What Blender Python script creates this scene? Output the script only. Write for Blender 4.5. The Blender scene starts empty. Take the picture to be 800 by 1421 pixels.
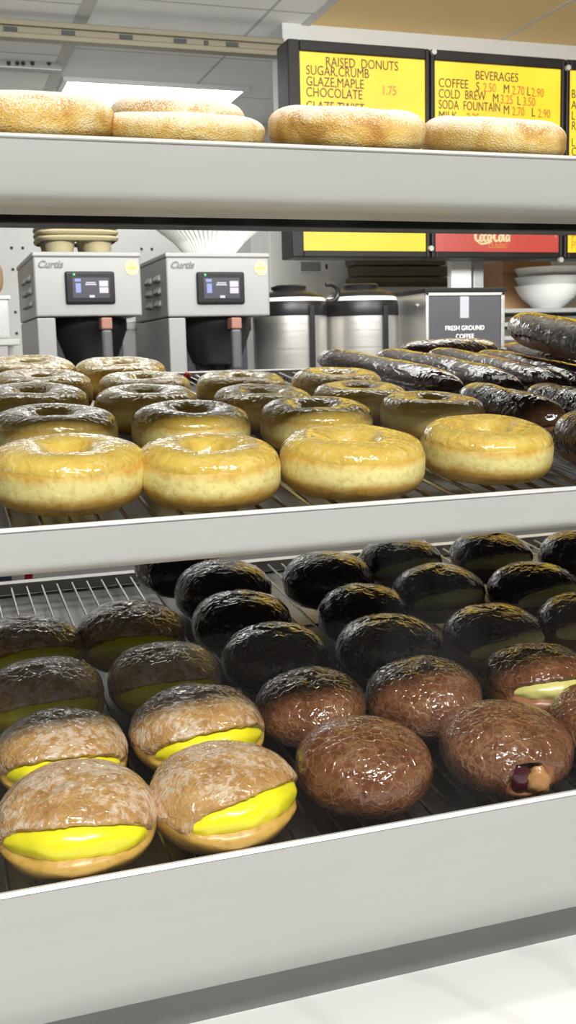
import bpy, math, random
from mathutils import Vector, Matrix, noise

PI = math.pi
COL = bpy.context.scene.collection
SC = bpy.context.scene

# ------------------------------------------------------------------ camera
F = 1470.0
EYE = Vector((0.0, 0.0, 1.45))
YAW, PITCH, ROLL = math.radians(18.7), math.radians(8.5), math.radians(1.45)
_h = Vector((math.sin(YAW), math.cos(YAW), 0))
FWD = (_h * math.cos(PITCH) - Vector((0, 0, 1)) * math.sin(PITCH)).normalized()
_r0 = Vector((math.cos(YAW), -math.sin(YAW), 0))
_u0 = _r0.cross(FWD).normalized()
RGT = _r0 * math.cos(ROLL) - _u0 * math.sin(ROLL)
UPV = _r0 * math.sin(ROLL) + _u0 * math.cos(ROLL)
cd = bpy.data.cameras.new('camera')
cam = bpy.data.objects.new('camera', cd)
COL.objects.link(cam)
cd.sensor_fit = 'VERTICAL'
cd.sensor_height = 36.0
cd.lens = F / 1421.0 * 36.0
cd.clip_start = 0.01
cd.dof.use_dof = True
cd.dof.focus_distance = 0.74
cd.dof.aperture_fstop = 30.0
m = Matrix.Identity(4)
for i in range(3):
    m[i][0], m[i][1], m[i][2], m[i][3] = RGT[i], UPV[i], -FWD[i], EYE[i]
cam.matrix_world = m
SC.camera = cam

# ------------------------------------------------------------------ world, lights, exposure
w = bpy.data.worlds.new('world')
SC.world = w
w.use_nodes = True
w.node_tree.nodes['Background'].inputs[0].default_value = (0.95, 0.97, 1.0, 1)
w.node_tree.nodes['Background'].inputs[1].default_value = 0.14


def area_light(name, loc, target, sx, sy, power, color=(1, 1, 1)):
    ld = bpy.data.lights.new(name, 'AREA')
    ld.shape = 'RECTANGLE'
    ld.size, ld.size_y, ld.energy, ld.color = sx, sy, power, color
    o = bpy.data.objects.new(name, ld)
    COL.objects.link(o)
    o.location = loc
    d = Vector(target) - Vector(loc)
    o.rotation_euler = d.to_track_quat('-Z', 'Y').to_euler()
    return o


area_light('customer_ceiling_light', (0.30, -0.90, 2.93), (0.30, 0.62, 1.30), 1.8, 0.19, 78, (1.0, 0.97, 0.92))
area_light('kitchen_ceiling_light', (0.9, 1.9, 2.56), (0.9, 2.15, 0), 2.4, 0.5, 19, (1.0, 0.99, 0.97))
area_light('rear_room_light', (0.3, 4.4, 2.55), (0.3, 4.5, 0), 1.6, 0.6, 10, (1.0, 0.99, 0.97))

area_light('added_ceiling_fill', (1.1, 1.15, 2.12), (1.3, 3.1, 2.6), 2.4, 0.25, 66, (1.0, 0.99, 0.97))  # unseen fill lamp above the case, added to brighten the ceiling

SC.view_settings.view_transform = 'Standard'
SC.view_settings.look = 'None'
SC.view_settings.exposure = 0.0
SC.view_settings.gamma = 1.0
SC.view_settings.use_curve_mapping = False
SC.cycles.max_bounces = 10
SC.cycles.transparent_max_bounces = 12
SC.cycles.use_denoising = True
SC.cycles.sample_clamp_indirect = 4.0


# ------------------------------------------------------------------ rays
def ray(px, py):
    return FWD + RGT * ((px - 400.0) / F) - UPV * ((py - 710.5) / F)


def at_y(px, py, Y):
    d = ray(px, py)
    return EYE + d * ((Y - EYE.y) / d.y)


def at_z(px, py, Z):
    d = ray(px, py)
    return EYE + d * ((Z - EYE.z) / d.z)


def on_plane(px, py, p, n):
    d = ray(px, py)
    return EYE + d * ((p - EYE).dot(n) / d.dot(n))


# ------------------------------------------------------------------ object helpers
ORG = {}


def tag(o, label=None, cat=None, group=None, kind=None):
    if label: o['label'] = label
    if cat: o['category'] = cat
    if group: o['group'] = group
    if kind: o['kind'] = kind
    return o


def thing(name, label, cat, loc=(0, 0, 0), group=None):
    o = bpy.data.objects.new(name, None)
    o.empty_display_size = 0.02
    COL.objects.link(o)
    o.location = loc
    ORG[o] = Vector(loc)
    return tag(o, label, cat, group)


def obj(name, me, parent=None):
    o = bpy.data.objects.new(name, me)
    COL.objects.link(o)
    if parent is not None:
        o.parent = parent
    return o


class MB:
    """collects simple solids and links them as ONE mesh"""
    def __init__(s):
        s.v, s.f, s.mi = [], [], []

    def add(s, vs, fs, mi=0):
        b = len(s.v)
        s.v += [Vector(p) for p in vs]
        s.f += [tuple(b + i for i in f) for f in fs]
        s.mi += [mi] * len(fs)
        return s

    def box(s, a, b, mi=0):
        x0, y0, z0 = [min(p, q) for p, q in zip(a, b)]
        x1, y1, z1 = [max(p, q) for p, q in zip(a, b)]
        return s.add([(x0, y0, z0), (x1, y0, z0), (x1, y1, z0), (x0, y1, z0), (x0, y0, z1), (x1, y0, z1), (x1, y1, z1), (x0, y1, z1)],
                     [(0, 3, 2, 1), (4, 5, 6, 7), (0, 1, 5, 4), (1, 2, 6, 5), (2, 3, 7, 6), (3, 0, 4, 7)], mi)

    def quadbox(s, q, d):
        """four corner points (counter-clockwise seen from the front) pushed along d"""
        q = [Vector(p) for p in q]
        vs = q + [p + Vector(d) for p in q]
        return s.add(vs, [(0, 1, 2, 3), (7, 6, 5, 4), (0, 4, 5, 1), (1, 5, 6, 2), (2, 6, 7, 3), (3, 7, 4, 0)])

    def lathe(s, c, prof, n=40, sx=1, sy=1, cap=True):
        c = Vector(c)
        vs, fs = [], []
        for r, z in prof:
            for k in range(n):
                a = 2 * PI * k / n
                vs.append(c + Vector((r * sx * math.cos(a), r * sy * math.sin(a), z)))
        for i in range(len(prof) - 1):
            for k in range(n):
                k2 = (k + 1) % n
                fs.append((i * n + k, i * n + k2, (i + 1) * n + k2, (i + 1) * n + k))
        if cap:
            fs.append(tuple(reversed(range(n))))
            fs.append(tuple(range((len(prof) - 1) * n, len(prof) * n)))
        return s.add(vs, fs)

    def tube(s, pts, r, n=8, closed=False):
        pts = [Vector(p) for p in pts]
        N = len(pts)
        vs, fs = [], []
        up = None
        for i, p in enumerate(pts):
            if closed:
                t = pts[(i + 1) % N] - pts[i - 1]
            else:
                t = pts[min(i + 1, N - 1)] - pts[max(i - 1, 0)]
            t.normalize()
            if up is None:
                up = Vector((0, 0, 1)) if abs(t.z) < 0.9 else Vector((1, 0, 0))
            a = t.cross(up).normalized()
            b = a.cross(t).normalized()
            up = b
            rr = r[i] if isinstance(r, (list, tuple)) else r
            for k in range(n):
                q = 2 * PI * k / n
                vs.append(p + a * (rr * math.cos(q)) + b * (rr * math.sin(q)))
        for i in range(N if closed else N - 1):
            j = (i + 1) % N
            for k in range(n):
                k2 = (k + 1) % n
                fs.append((i * n + k, i * n + k2, j * n + k2, j * n + k))
        if not closed:
            fs.append(tuple(reversed(range(n))))
            fs.append(tuple(range((N - 1) * n, N * n)))
        return s.add(vs, fs)

    def extrude_x(s, prof, x0, x1, closed=False):
        """profile of (y, z) points swept along X"""
        n = len(prof)
        vs = [(x0, y, z) for y, z in prof] + [(x1, y, z) for y, z in prof]
        fs = [(i, i + 1, n + i + 1, n + i) for i in range(n - 1)]
        if closed:
            fs.append((n - 1, 0, n, 2 * n - 1))
            fs.append(tuple(range(n - 1, -1, -1)))
            fs.append(tuple(range(n, 2 * n)))
        return s.add(vs, fs)

    def mesh(s, name, mats, org=(0, 0, 0), smooth=False):
        me = bpy.data.meshes.new(name)
        o = Vector(org)
        me.from_pydata([tuple(p - o) for p in s.v], [], s.f)
        for m_ in (mats if isinstance(mats, (list, tuple)) else [mats]):
            me.materials.append(m_)
        me.polygons.foreach_set('material_index', s.mi)
        if smooth:
            me.polygons.foreach_set('use_smooth', [True] * len(me.polygons))
        me.validate()
        me.update()
        return me

    def build(s, name, mats, parent=None, bevel=0, smooth=False, seg=2, angle=40):
        org = ORG.get(parent, Vector((0, 0, 0))) if parent is not None else Vector((0, 0, 0))
        o = obj(name, s.mesh(name, mats, org, smooth), parent)
        if parent is not None:
            ORG[o] = org
        if bevel:
            md = o.modifiers.new('bevel', 'BEVEL')
            md.width, md.segments, md.limit_method = bevel, seg, 'ANGLE'
            md.angle_limit = math.radians(angle)
            md.harden_normals = False
        if smooth:
            try:
                es = o.modifiers.new('smooth', 'EDGE_SPLIT')
                es.split_angle = math.radians(38)
            except Exception:
                pass
        return o


def text_part(name, body, size, mat, parent, loc, xs=1.0, align='LEFT', rot=None, extrude=0.0006, shear=0.0, bold=0.0, space=1.0):
    """lettering standing in the XZ plane, read from -Y; loc in world space"""
    cu = bpy.data.curves.new('lettering', 'FONT')
    cu.body, cu.size, cu.align_x, cu.extrude, cu.shear = body, size, align, extrude, shear
    cu.offset = bold if shear else 0.0
    cu.space_character = space
    cu.resolution_u = 3
    t = bpy.data.objects.new('lettering', cu)
    COL.objects.link(t)
    bpy.context.view_layer.update()
    dg = bpy.context.evaluated_depsgraph_get()
    me = bpy.data.meshes.new_from_object(t.evaluated_get(dg))
    bpy.data.objects.remove(t)
    bpy.data.curves.remove(cu)
    M = Matrix.Translation(Vector(loc) - ORG.get(parent, Vector((0, 0, 0)))) @ (rot or Matrix.Rotation(PI / 2, 4, 'X')) @ Matrix.Diagonal((xs, 1, 1, 1))
    me.transform(M)
    me.materials.clear()
    me.materials.append(mat)
    me.name = name
    return obj(name, me, parent)


# ------------------------------------------------------------------ materials
def lin(r, g, b):
    f = lambda c: (c / 255 / 12.92) if c / 255 <= 0.04045 else ((c / 255 + 0.055) / 1.055) ** 2.4
    return (f(r), f(g), f(b), 1.0)


class NT:
    def __init__(s, name):
        s.m = bpy.data.materials.new(name)
        s.m.use_nodes = True
        s.t = s.m.node_tree
        s.p = s.t.nodes['Principled BSDF']

    def n(s, typ, **kw):
        nd = s.t.nodes.new(typ)
        for k, v in kw.items():
            if k.startswith('_'):
                setattr(nd, k[1:], v)
            else:
                key = int(k[1:]) if k[0] == 'i' and k[1:].isdigit() else k.replace('__', ' ')
                nd.inputs[key].default_value = v
        return nd

    def l(s, a, ao, b, bi):
        s.t.links.new(a.outputs[ao], b.inputs[bi])

    def coords(s, rnd=True):
        tc = s.n('ShaderNodeTexCoord')
        if not rnd:
            return tc, 'Object'
        oi = s.n('ShaderNodeObjectInfo')
        mu = s.n('ShaderNodeMath', _operation='MULTIPLY', i1=37.0)
        s.l(oi, 'Random', mu, 0)
        ad = s.n('ShaderNodeVectorMath', _operation='ADD')
        s.l(tc, 'Object', ad, 0)
        s.l(mu, 0, ad, 1)
        return ad, 0

    def ramp(s, stops, interp='LINEAR'):
        r = s.n('ShaderNodeValToRGB')
        r.color_ramp.interpolation = interp
        e = r.color_ramp.elements
        while len(e) < len(stops):
            e.new(0.5)
        for k, (p, c) in enumerate(stops):
            e[k].position = p
            e[k].color = c if len(c) == 4 else (*c, 1)
        return r

    def mix(s, fac, a, b, blend='MIX'):
        """each argument: a colour or (node, output)"""
        x = s.n('ShaderNodeMix', _data_type='RGBA', _blend_type=blend)
        for idx, v in ((0, fac), (6, a), (7, b)):
            if isinstance(v, tuple) and len(v) == 2 and hasattr(v[0], 'outputs'):
                s.t.links.new(v[0].outputs[v[1]], x.inputs[idx])
            else:
                x.inputs[idx].default_value = v
        return x

    def bump(s, src, out, strength, dist, prev=None):
        b = s.n('ShaderNodeBump')
        b.inputs['Strength'].default_value = strength
        b.inputs['Distance'].default_value = dist
        s.l(src, out, b, 'Height')
        if prev:
            s.l(prev, 0, b, 'Normal')
        s.l(b, 0, s.p, 'Normal')
        return b


def flat(name, col, rough=0.5, metal=0.0, coat=0.0, spec=0.5, bump=0.0, bscale=60.0):
    q = NT(name)
    q.p.inputs['Base Color'].default_value = col
    q.p.inputs['Roughness'].default_value = rough
    q.p.inputs['Metallic'].default_value = metal
    q.p.inputs['Coat Weight'].default_value = coat
    q.p.inputs['Specular IOR Level'].default_value = spec
    tc = q.n('ShaderNodeTexCoord')
    nz = q.n('ShaderNodeTexNoise', Scale=bscale, Detail=4.0)
    q.l(tc, 'Object', nz, 'Vector')
    mr = q.n('ShaderNodeMapRange', i3=max(0.02, rough - 0.06), i4=min(1, rough + 0.08))
    q.l(nz, 0, mr, 0)
    q.l(mr, 0, q.p, 'Roughness')
    if bump:
        q.bump(nz, 0, bump, 0.002)
    return q.m


def emissive(name, col, strength, base=(0.02, 0.02, 0.02, 1)):
    q = NT(name)
    q.p.inputs['Base Color'].default_value = base
    q.p.inputs['Emission Color'].default_value = col
    q.p.inputs['Emission Strength'].default_value = strength
    q.p.inputs['Roughness'].default_value = 0.3
    return q.m


def brushed(name, col, rough, metal, stretch=(1.5, 120, 240), amount=0.08):
    q = NT(name)
    q.p.inputs['Metallic'].default_value = metal
    tc = q.n('ShaderNodeTexCoord')
    mp = q.n('ShaderNodeMapping')
    mp.inputs['Scale'].default_value = stretch
    q.l(tc, 'Object', mp, 0)
    nz = q.n('ShaderNodeTexNoise', Scale=1.0, Detail=5.0)
    q.l(mp, 0, nz, 0)
    n2 = q.n('ShaderNodeTexNoise', Scale=9.0, Detail=3.0)
    q.l(tc, 'Object', n2, 0)
    dark = tuple(c * (1 - amount * 2.2) for c in col[:3]) + (1,)
    mx = q.mix((nz, 0), dark, col)
    mx2 = q.mix((n2, 0), dark, (mx, 2))
    q.l(mx2, 2, q.p, 'Base Color')
    mr = q.n('ShaderNodeMapRange', i3=rough - 0.07, i4=rough + 0.1)
    q.l(nz, 0, mr, 0)
    q.l(mr, 0, q.p, 'Roughness')
    q.bump(nz, 0, 0.05, 0.0005)
    return q.m


def dough_mat(name, low, mid, high, zlo, zhi, belt):
    """fried dough: brown underside, pale proofing belt, golden above (true colours of the crust)"""
    q = NT(name)
    tc = q.n('ShaderNodeTexCoord')
    sp = q.n('ShaderNodeSeparateXYZ')
    q.l(tc, 'Object', sp, 0)
    co, oo = q.coords()
    nz = q.n('ShaderNodeTexNoise', Scale=55.0, Detail=4.0)
    q.l(co, oo, nz, 0)
    ma = q.n('ShaderNodeMath', _operation='MULTIPLY_ADD', i1=0.010, i2=-0.005)
    q.l(nz, 0, ma, 0)
    ad = q.n('ShaderNodeMath', _operation='ADD')
    q.l(sp, 2, ad, 0)
    q.l(ma, 0, ad, 1)
    mr = q.n('ShaderNodeMapRange', i1=zlo, i2=zhi)
    q.l(ad, 0, mr, 0)
    b0, b1 = belt
    rp = q.ramp([(0.0, low), (max(0.02, b0 - 0.16), tuple(0.5 * (a + b) for a, b in zip(low, high))), (b0, mid), (b1, mid), (min(0.98, b1 + 0.14), high), (1.0, high)])
    q.l(mr, 0, rp, 0)
    n2 = q.n('ShaderNodeTexNoise', Scale=240.0, Detail=5.0)
    q.l(co, oo, n2, 0)
    rp2 = q.ramp([(0.3, (0.80, 0.70, 0.56, 1)), (0.50, (1, 1, 1, 1)), (0.66, (1.0, 1.0, 1.0, 1)), (0.74, (1.25, 1.3, 1.45, 1))])
    q.l(n2, 0, rp2, 0)
    mx = q.mix(0.8, (rp, 0), (rp2, 0), 'MULTIPLY')
    q.l(mx, 2, q.p, 'Base Color')
    q.p.inputs['Roughness'].default_value = 0.42
    q.p.inputs['Coat Weight'].default_value = 0.35
    q.p.inputs['Coat Roughness'].default_value = 0.2
    q.p.inputs['Subsurface Weight'].default_value = 0.12
    q.p.inputs['Subsurface Radius'].default_value = (0.006, 0.003, 0.001)
    q.p.inputs['Subsurface Scale'].default_value = 0.5
    q.bump(n2, 0, 0.35, 0.0012)
    return q.m


def glaze_mat(name, base, dark, flake, flake_amt, crackle, rough, bump, coat=1.0, fscale=190.0, bscale=120.0):
    """glossy glaze: mottled colour, dried sugar flakes, crackle lines"""
    q = NT(name)
    co, oo = q.coords()
    n1 = q.n('ShaderNodeTexNoise', Scale=70.0, Detail=4.0)
    q.l(co, oo, n1, 0)
    rp = q.ramp([(0.32, dark), (0.66, base)])
    q.l(n1, 0, rp, 0)
    n2 = q.n('ShaderNodeTexNoise', Scale=fscale, Detail=6.0, Roughness=0.65)
    n2.inputs['Distortion'].default_value = 0.6
    q.l(co, oo, n2, 0)
    nl = q.n('ShaderNodeTexNoise', Scale=45.0, Detail=2.0)
    q.l(co, oo, nl, 0)
    add = q.n('ShaderNodeMath', _operation='MULTIPLY_ADD', i1=0.55)
    q.l(nl, 0, add, 0)
    q.l(n2, 0, add, 2)
    f = q.ramp([(0.80 - 0.10 * flake_amt, (0, 0, 0, 1)), (0.94 - 0.10 * flake_amt, (1, 1, 1, 1))])
    q.l(add, 0, f, 0)
    fm = q.n('ShaderNodeMath', _operation='MULTIPLY', i1=min(1.0, flake_amt))
    q.l(f, 0, fm, 0)
    mx = q.mix((fm, 0), (rp, 0), flake)
    last = mx
    vo = q.n('ShaderNodeTexVoronoi', Scale=150.0)
    vo.feature = 'DISTANCE_TO_EDGE'
    wv = q.n('ShaderNodeVectorMath', _operation='MULTIPLY_ADD')
    wv.inputs[1].default_value = (0.004, 0.004, 0.004)
    q.l(n1, 'Color', wv, 0)
    q.l(co, oo, wv, 2)
    q.l(wv, 0, vo, 'Vector')
    vr = q.ramp([(0.0, (1, 1, 1, 1)), (0.10, (0, 0, 0, 1))])
    q.l(vo, 'Distance', vr, 0)
    if crackle:
        vm = q.n('ShaderNodeMath', _operation='MULTIPLY', i1=crackle)
        q.l(vr, 0, vm, 0)
        vm2 = q.n('ShaderNodeMath', _operation='MULTIPLY')
        q.l(vm, 0, vm2, 0)
        q.l(nl, 0, vm2, 1)
        last = q.mix((vm2, 0), (mx, 2), flake)
    q.l(last, 2, q.p, 'Base Color')
    rr = q.n('ShaderNodeMapRange', i3=rough, i4=min(1, rough + 0.25))
    q.l(f, 0, rr, 0)
    q.l(rr, 0, q.p, 'Roughness')
    q.p.inputs['Coat Weight'].default_value = coat
    q.p.inputs['Coat Roughness'].default_value = 0.04
    nb = q.n('ShaderNodeTexNoise', Scale=bscale, Detail=1.5, Roughness=0.4)
    nb.inputs['Distortion'].default_value = 1.2
    q.l(co, oo, nb, 0)
    b1 = q.bump(nb, 0, bump, 0.0030)
    b3 = q.bump(vr, 0, bump * (0.9 if crackle else 0.15), 0.0006, b1)
    q.p.inputs['Specular IOR Level'].default_value = 0.3
    q.l(b3, 0, q.p, 'Coat Normal')
    return q.m


M = {}
M['lip'] = brushed('satin_aluminium', (0.60, 0.60, 0.585, 1), 0.42, 0.25)
M['rim'] = flat('bright_rim', (0.85, 0.85, 0.84, 1), 0.3, 0.4)
M['pan'] = brushed('baking_pan_metal', (0.40, 0.39, 0.38, 1), 0.34, 0.95, (60, 3, 60), 0.2)
M['wire'] = flat('chromed_wire', (0.50, 0.50, 0.49, 1), 0.25, 1.0)
M['plinth'] = flat('plinth_grey', (0.22, 0.22, 0.22, 1), 0.4, 0.5)
M['under'] = flat('tray_underside', (0.05, 0.05, 0.05, 1), 0.4, 0.5)
M['black'] = flat('black_rail', (0.012, 0.011, 0.010, 1), 0.45)
M['blackplastic'] = flat('black_plastic', (0.009, 0.009, 0.010, 1), 0.32, spec=0.25)
M['frameblack'] = flat('sign_frame_black', (0.008, 0.007, 0.007, 1), 0.45, spec=0.2)
M['steel'] = brushed('brushed_steel', (0.66, 0.65, 0.63, 1), 0.34, 0.9, (2, 2, 200), 0.06)
M['whitepanel'] = flat('machine_panel', (0.215, 0.215, 0.21, 1), 0.40, 0.15)
M['louvre'] = flat('louvre_dark', (0.05, 0.05, 0.05, 1), 0.5)
M['cavity'] = flat('brewer_cavity', (0.02, 0.022, 0.03, 1), 0.35)
M['handlegrey'] = flat('handle_grey', (0.06, 0.06, 0.062, 1), 0.4)
M['copper'] = flat('handle_copper', (0.22, 0.10, 0.07, 1), 0.4)
M['stainless'] = brushed('stainless_body', (0.74, 0.72, 0.68, 1), 0.30, 0.9, (1, 1, 160), 0.04)
M['pulp'] = flat('moulded_pulp', lin(150, 140, 108), 0.9, bump=0.4, bscale=300)
M['paper'] = flat('filter_paper', (0.80, 0.80, 0.77, 1), 0.85)
M['wall'] = flat('white_wall', (0.62, 0.62, 0.60, 1), 0.6)
M['post'] = flat('post_paint', (0.74, 0.74, 0.72, 1), 0.5)
M['hole'] = flat('peg_hole', (0.03, 0.03, 0.03, 1), 0.8)
M['soffit'] = flat('soffit_grey', (0.56, 0.55, 0.52, 1), 0.7)
M['tan'] = flat('tan_ceiling', lin(234, 202, 138), 0.7)
M['railmetal'] = brushed('bronze_rail', lin(150, 142, 120), 0.45, 0.4, (2, 90, 90), 0.1)
M['duct'] = flat('perforated_metal', (0.32, 0.32, 0.32, 1), 0.5, 0.3)
M['ink'] = flat('menu_ink', (0.03, 0.015, 0.008, 1), 0.6)
M['price'] = emissive('menu_price', lin(236, 120, 20), 0.75)
M['cream'] = emissive('logo_cream', lin(250, 228, 170), 0.9)
M['gold'] = emissive('logo_gold', lin(238, 160, 40), 0.9)
M['board_red'] = emissive('sign_red', lin(226, 66, 44), 0.85)
M['screen'] = emissive('screen_dark', lin(48, 46, 66), 0.9)
M['ui_blue'] = emissive('screen_blue', lin(150, 165, 235), 1.1)
M['ui_white'] = emissive('screen_white', lin(225, 215, 230), 1.2)
M['led'] = emissive('screen_led', lin(90, 235, 150), 1.3)
M['sticker'] = flat('cream_sticker', lin(190, 176, 120), 0.5)
M['sticker_ink'] = flat('sticker_ink', lin(160, 138, 70), 0.5)
M['logo_grey'] = flat('logo_grey', (0.08, 0.08, 0.08, 1), 0.4)
M['panelgrey'] = flat('grinder_panel', lin(66, 67, 72), 0.3)
M['stripgrey'] = flat('grinder_strip', lin(150, 150, 158), 0.35)
M['letters'] = flat('pale_lettering', lin(222, 222, 226), 0.5)
M['bowl'] = flat('white_ware', (0.88, 0.90, 0.88, 1), 0.25)
M['card'] = flat('cardboard', lin(205, 160, 115), 0.8)
M['olive'] = flat('olive_boxes', lin(96, 88, 66), 0.7)
M['shelfgrey'] = flat('shelf_grey', (0.42, 0.43, 0.42, 1), 0.45, 0.3)
M['beans'] = flat('bean_bag', lin(176, 140, 100), 0.7, bump=0.4, bscale=90)
M['tub'] = flat('frosted_tub', (0.62, 0.63, 0.63, 1), 0.25)
M['red'] = flat('red_grip', lin(200, 40, 50), 0.4)
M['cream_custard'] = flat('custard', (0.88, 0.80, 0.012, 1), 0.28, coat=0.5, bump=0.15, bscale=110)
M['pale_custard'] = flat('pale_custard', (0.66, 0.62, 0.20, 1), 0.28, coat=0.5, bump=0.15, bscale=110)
M['jelly'] = flat('grape_jelly', (0.05, 0.004, 0.010, 1), 0.12, coat=0.3)
M['crumb'] = flat('torn_crumb', lin(168, 120, 66), 0.6, coat=0.4, bump=0.6, bscale=260)
M['blue'] = flat('box_blue', lin(60, 80, 130), 0.5)
M['boxwhite'] = flat('box_white', (0.8, 0.8, 0.8, 1), 0.5)
M['counterback'] = brushed('back_counter_steel', (0.66, 0.66, 0.65, 1), 0.35, 0.6)
M['floortile'] = flat('floor_tile', (0.55, 0.54, 0.51, 1), 0.4)
M['cabinet'] = flat('dark_cabinet', (0.10, 0.095, 0.09, 1), 0.5)
M['dough'] = dough_mat('ring_dough', lin(192, 150, 66), lin(240, 226, 150), lin(212, 170, 76), -0.0182, 0.0182, (0.45, 0.60))
M['dough_fill'] = dough_mat('filled_dough', lin(176, 130, 48), lin(204, 164, 76), lin(170, 118, 52), -0.0256, 0.0256, (0.35, 0.5))
M['dough_brown'] = dough_mat('brown_dough', lin(134, 84, 50), lin(150, 98, 58), lin(134, 84, 50), -0.027, 0.027, (0.4, 0.5))
M['glaze'] = glaze_mat('honey_glaze', lin(216, 188, 92), lin(202, 166, 70), lin(240, 222, 180), 0.22, 0.0, 0.12, 0.45, 0.9)
M['sugarglaze'] = glaze_mat('sugar_glaze', lin(198, 156, 96), lin(170, 124, 68), lin(230, 214, 194), 0.6, 0.22, 0.24, 0.55)
M['brownglaze'] = glaze_mat('brown_glaze', lin(116, 74, 46), lin(94, 54, 31), lin(186, 144, 102), 0.2, 0.38, 0.12, 0.6)
M['choc'] = glaze_mat('chocolate_icing', lin(62, 38, 27), lin(46, 28, 20), lin(120, 96, 80), 0.03, 0.0, 0.10, 0.55)
M['chocbar'] = glaze_mat('bar_icing', lin(74, 47, 30), lin(52, 32, 21), lin(120, 96, 80), 0.03, 0.0, 0.10, 0.45)


def sugar_crumb():
    q = NT('sugar_crumb')
    co, oo = q.coords()
    n1 = q.n('ShaderNodeTexNoise', Scale=34.0, Detail=4.0)
    n1.inputs['Distortion'].default_value = 0.8
    q.l(co, oo, n1, 0)
    base = q.ramp([(0.32, lin(184, 130, 52)), (0.5, lin(222, 182, 92)), (0.66, lin(236, 212, 140))])
    q.l(n1, 0, base, 0)
    ns = q.n('ShaderNodeTexNoise', Scale=900.0, Detail=3.0)
    q.l(co, oo, ns, 0)
    tc = q.n('ShaderNodeTexCoord')
    sp = q.n('ShaderNodeSeparateXYZ')
    q.l(tc, 'Object', sp, 0)
    hz = q.n('ShaderNodeMapRange', i1=0.002, i2=0.0165, i3=-0.13, i4=0.20)
    q.l(sp, 2, hz, 0)
    a = q.n('ShaderNodeMath', _operation='ADD')
    q.l(ns, 0, a, 0)
    q.l(hz, 0, a, 1)
    a2 = q.n('ShaderNodeMath', _operation='MULTIPLY_ADD', i1=0.45)
    q.l(n1, 0, a2, 0)
    q.l(a, 0, a2, 2)
    fl = q.ramp([(0.66, (0, 0, 0, 1)), (0.84, (1, 1, 1, 1))])
    q.l(a2, 0, fl, 0)
    mx = q.mix((fl, 0), (base, 0), lin(234, 216, 198))
    q.l(mx, 2, q.p, 'Base Color')
    q.p.inputs['Roughness'].default_value = 0.55
    b = q.bump(ns, 0, 0.7, 0.0012)
    q.bump(n1, 0, 0.5, 0.004, b)
    return q.m


M['sugar'] = sugar_crumb()


def yellow_panel():
    q = NT('backlit_yellow')
    tc = q.n('ShaderNodeTexCoord')
    nz = q.n('ShaderNodeTexNoise', Scale=3.5, Detail=1.0)
    q.l(tc, 'Object', nz, 0)
    rp = q.ramp([(0.3, lin(236, 190, 4)), (0.52, lin(246, 203, 14)), (0.75, lin(250, 216, 60))])
    q.l(nz, 0, rp, 0)
    q.p.inputs['Base Color'].default_value = (0.06, 0.05, 0.005, 1)
    q.l(rp, 0, q.p, 'Emission Color')
    q.p.inputs['Emission Strength'].default_value = 1.25
    return q.m


M['board_yellow'] = yellow_panel()


def marble():
    q = NT('marble_top')
    tc = q.n('ShaderNodeTexCoord')
    n0 = q.n('ShaderNodeTexNoise', Scale=6.0, Detail=6.0)
    q.l(tc, 'Object', n0, 0)
    wv = q.n('ShaderNodeTexWave', Scale=3.0, Distortion=9.0, Detail=4.0)
    q.l(tc, 'Object', wv, 0)
    rp = q.ramp([(0.0, (0.70, 0.70, 0.69, 1)), (0.12, (0.84, 0.84, 0.83, 1)), (1.0, (0.86, 0.86, 0.85, 1))])
    q.l(wv, 'Color', rp, 0)
    mx = q.mix((n0, 0), (0.80, 0.80, 0.79, 1), (rp, 0))
    q.l(mx, 2, q.p, 'Base Color')
    q.p.inputs['Roughness'].default_value = 0.25
    return q.m


M['marble'] = marble()


def ceiling_tiles():
    q = NT('ceiling_tiles')
    tc = q.n('ShaderNodeTexCoord')
    br = q.n('ShaderNodeTexBrick', Scale=1.0)
    br.offset = 0.0
    br.inputs['Mortar Size'].default_value = 0.006
    br.inputs['Brick Width'].default_value = 1.2
    br.inputs['Row Height'].default_value = 0.6
    br.inputs['Color1'].default_value = br.inputs['Color2'].default_value = (0.86, 0.86, 0.84, 1)
    br.inputs['Mortar'].default_value = (0.50, 0.50, 0.48, 1)
    q.l(tc, 'Object', br, 0)
    q.l(br, 0, q.p, 'Base Color')
    q.p.inputs['Roughness'].default_value = 0.85
    return q.m


M['tiles'] = ceiling_tiles()


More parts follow.
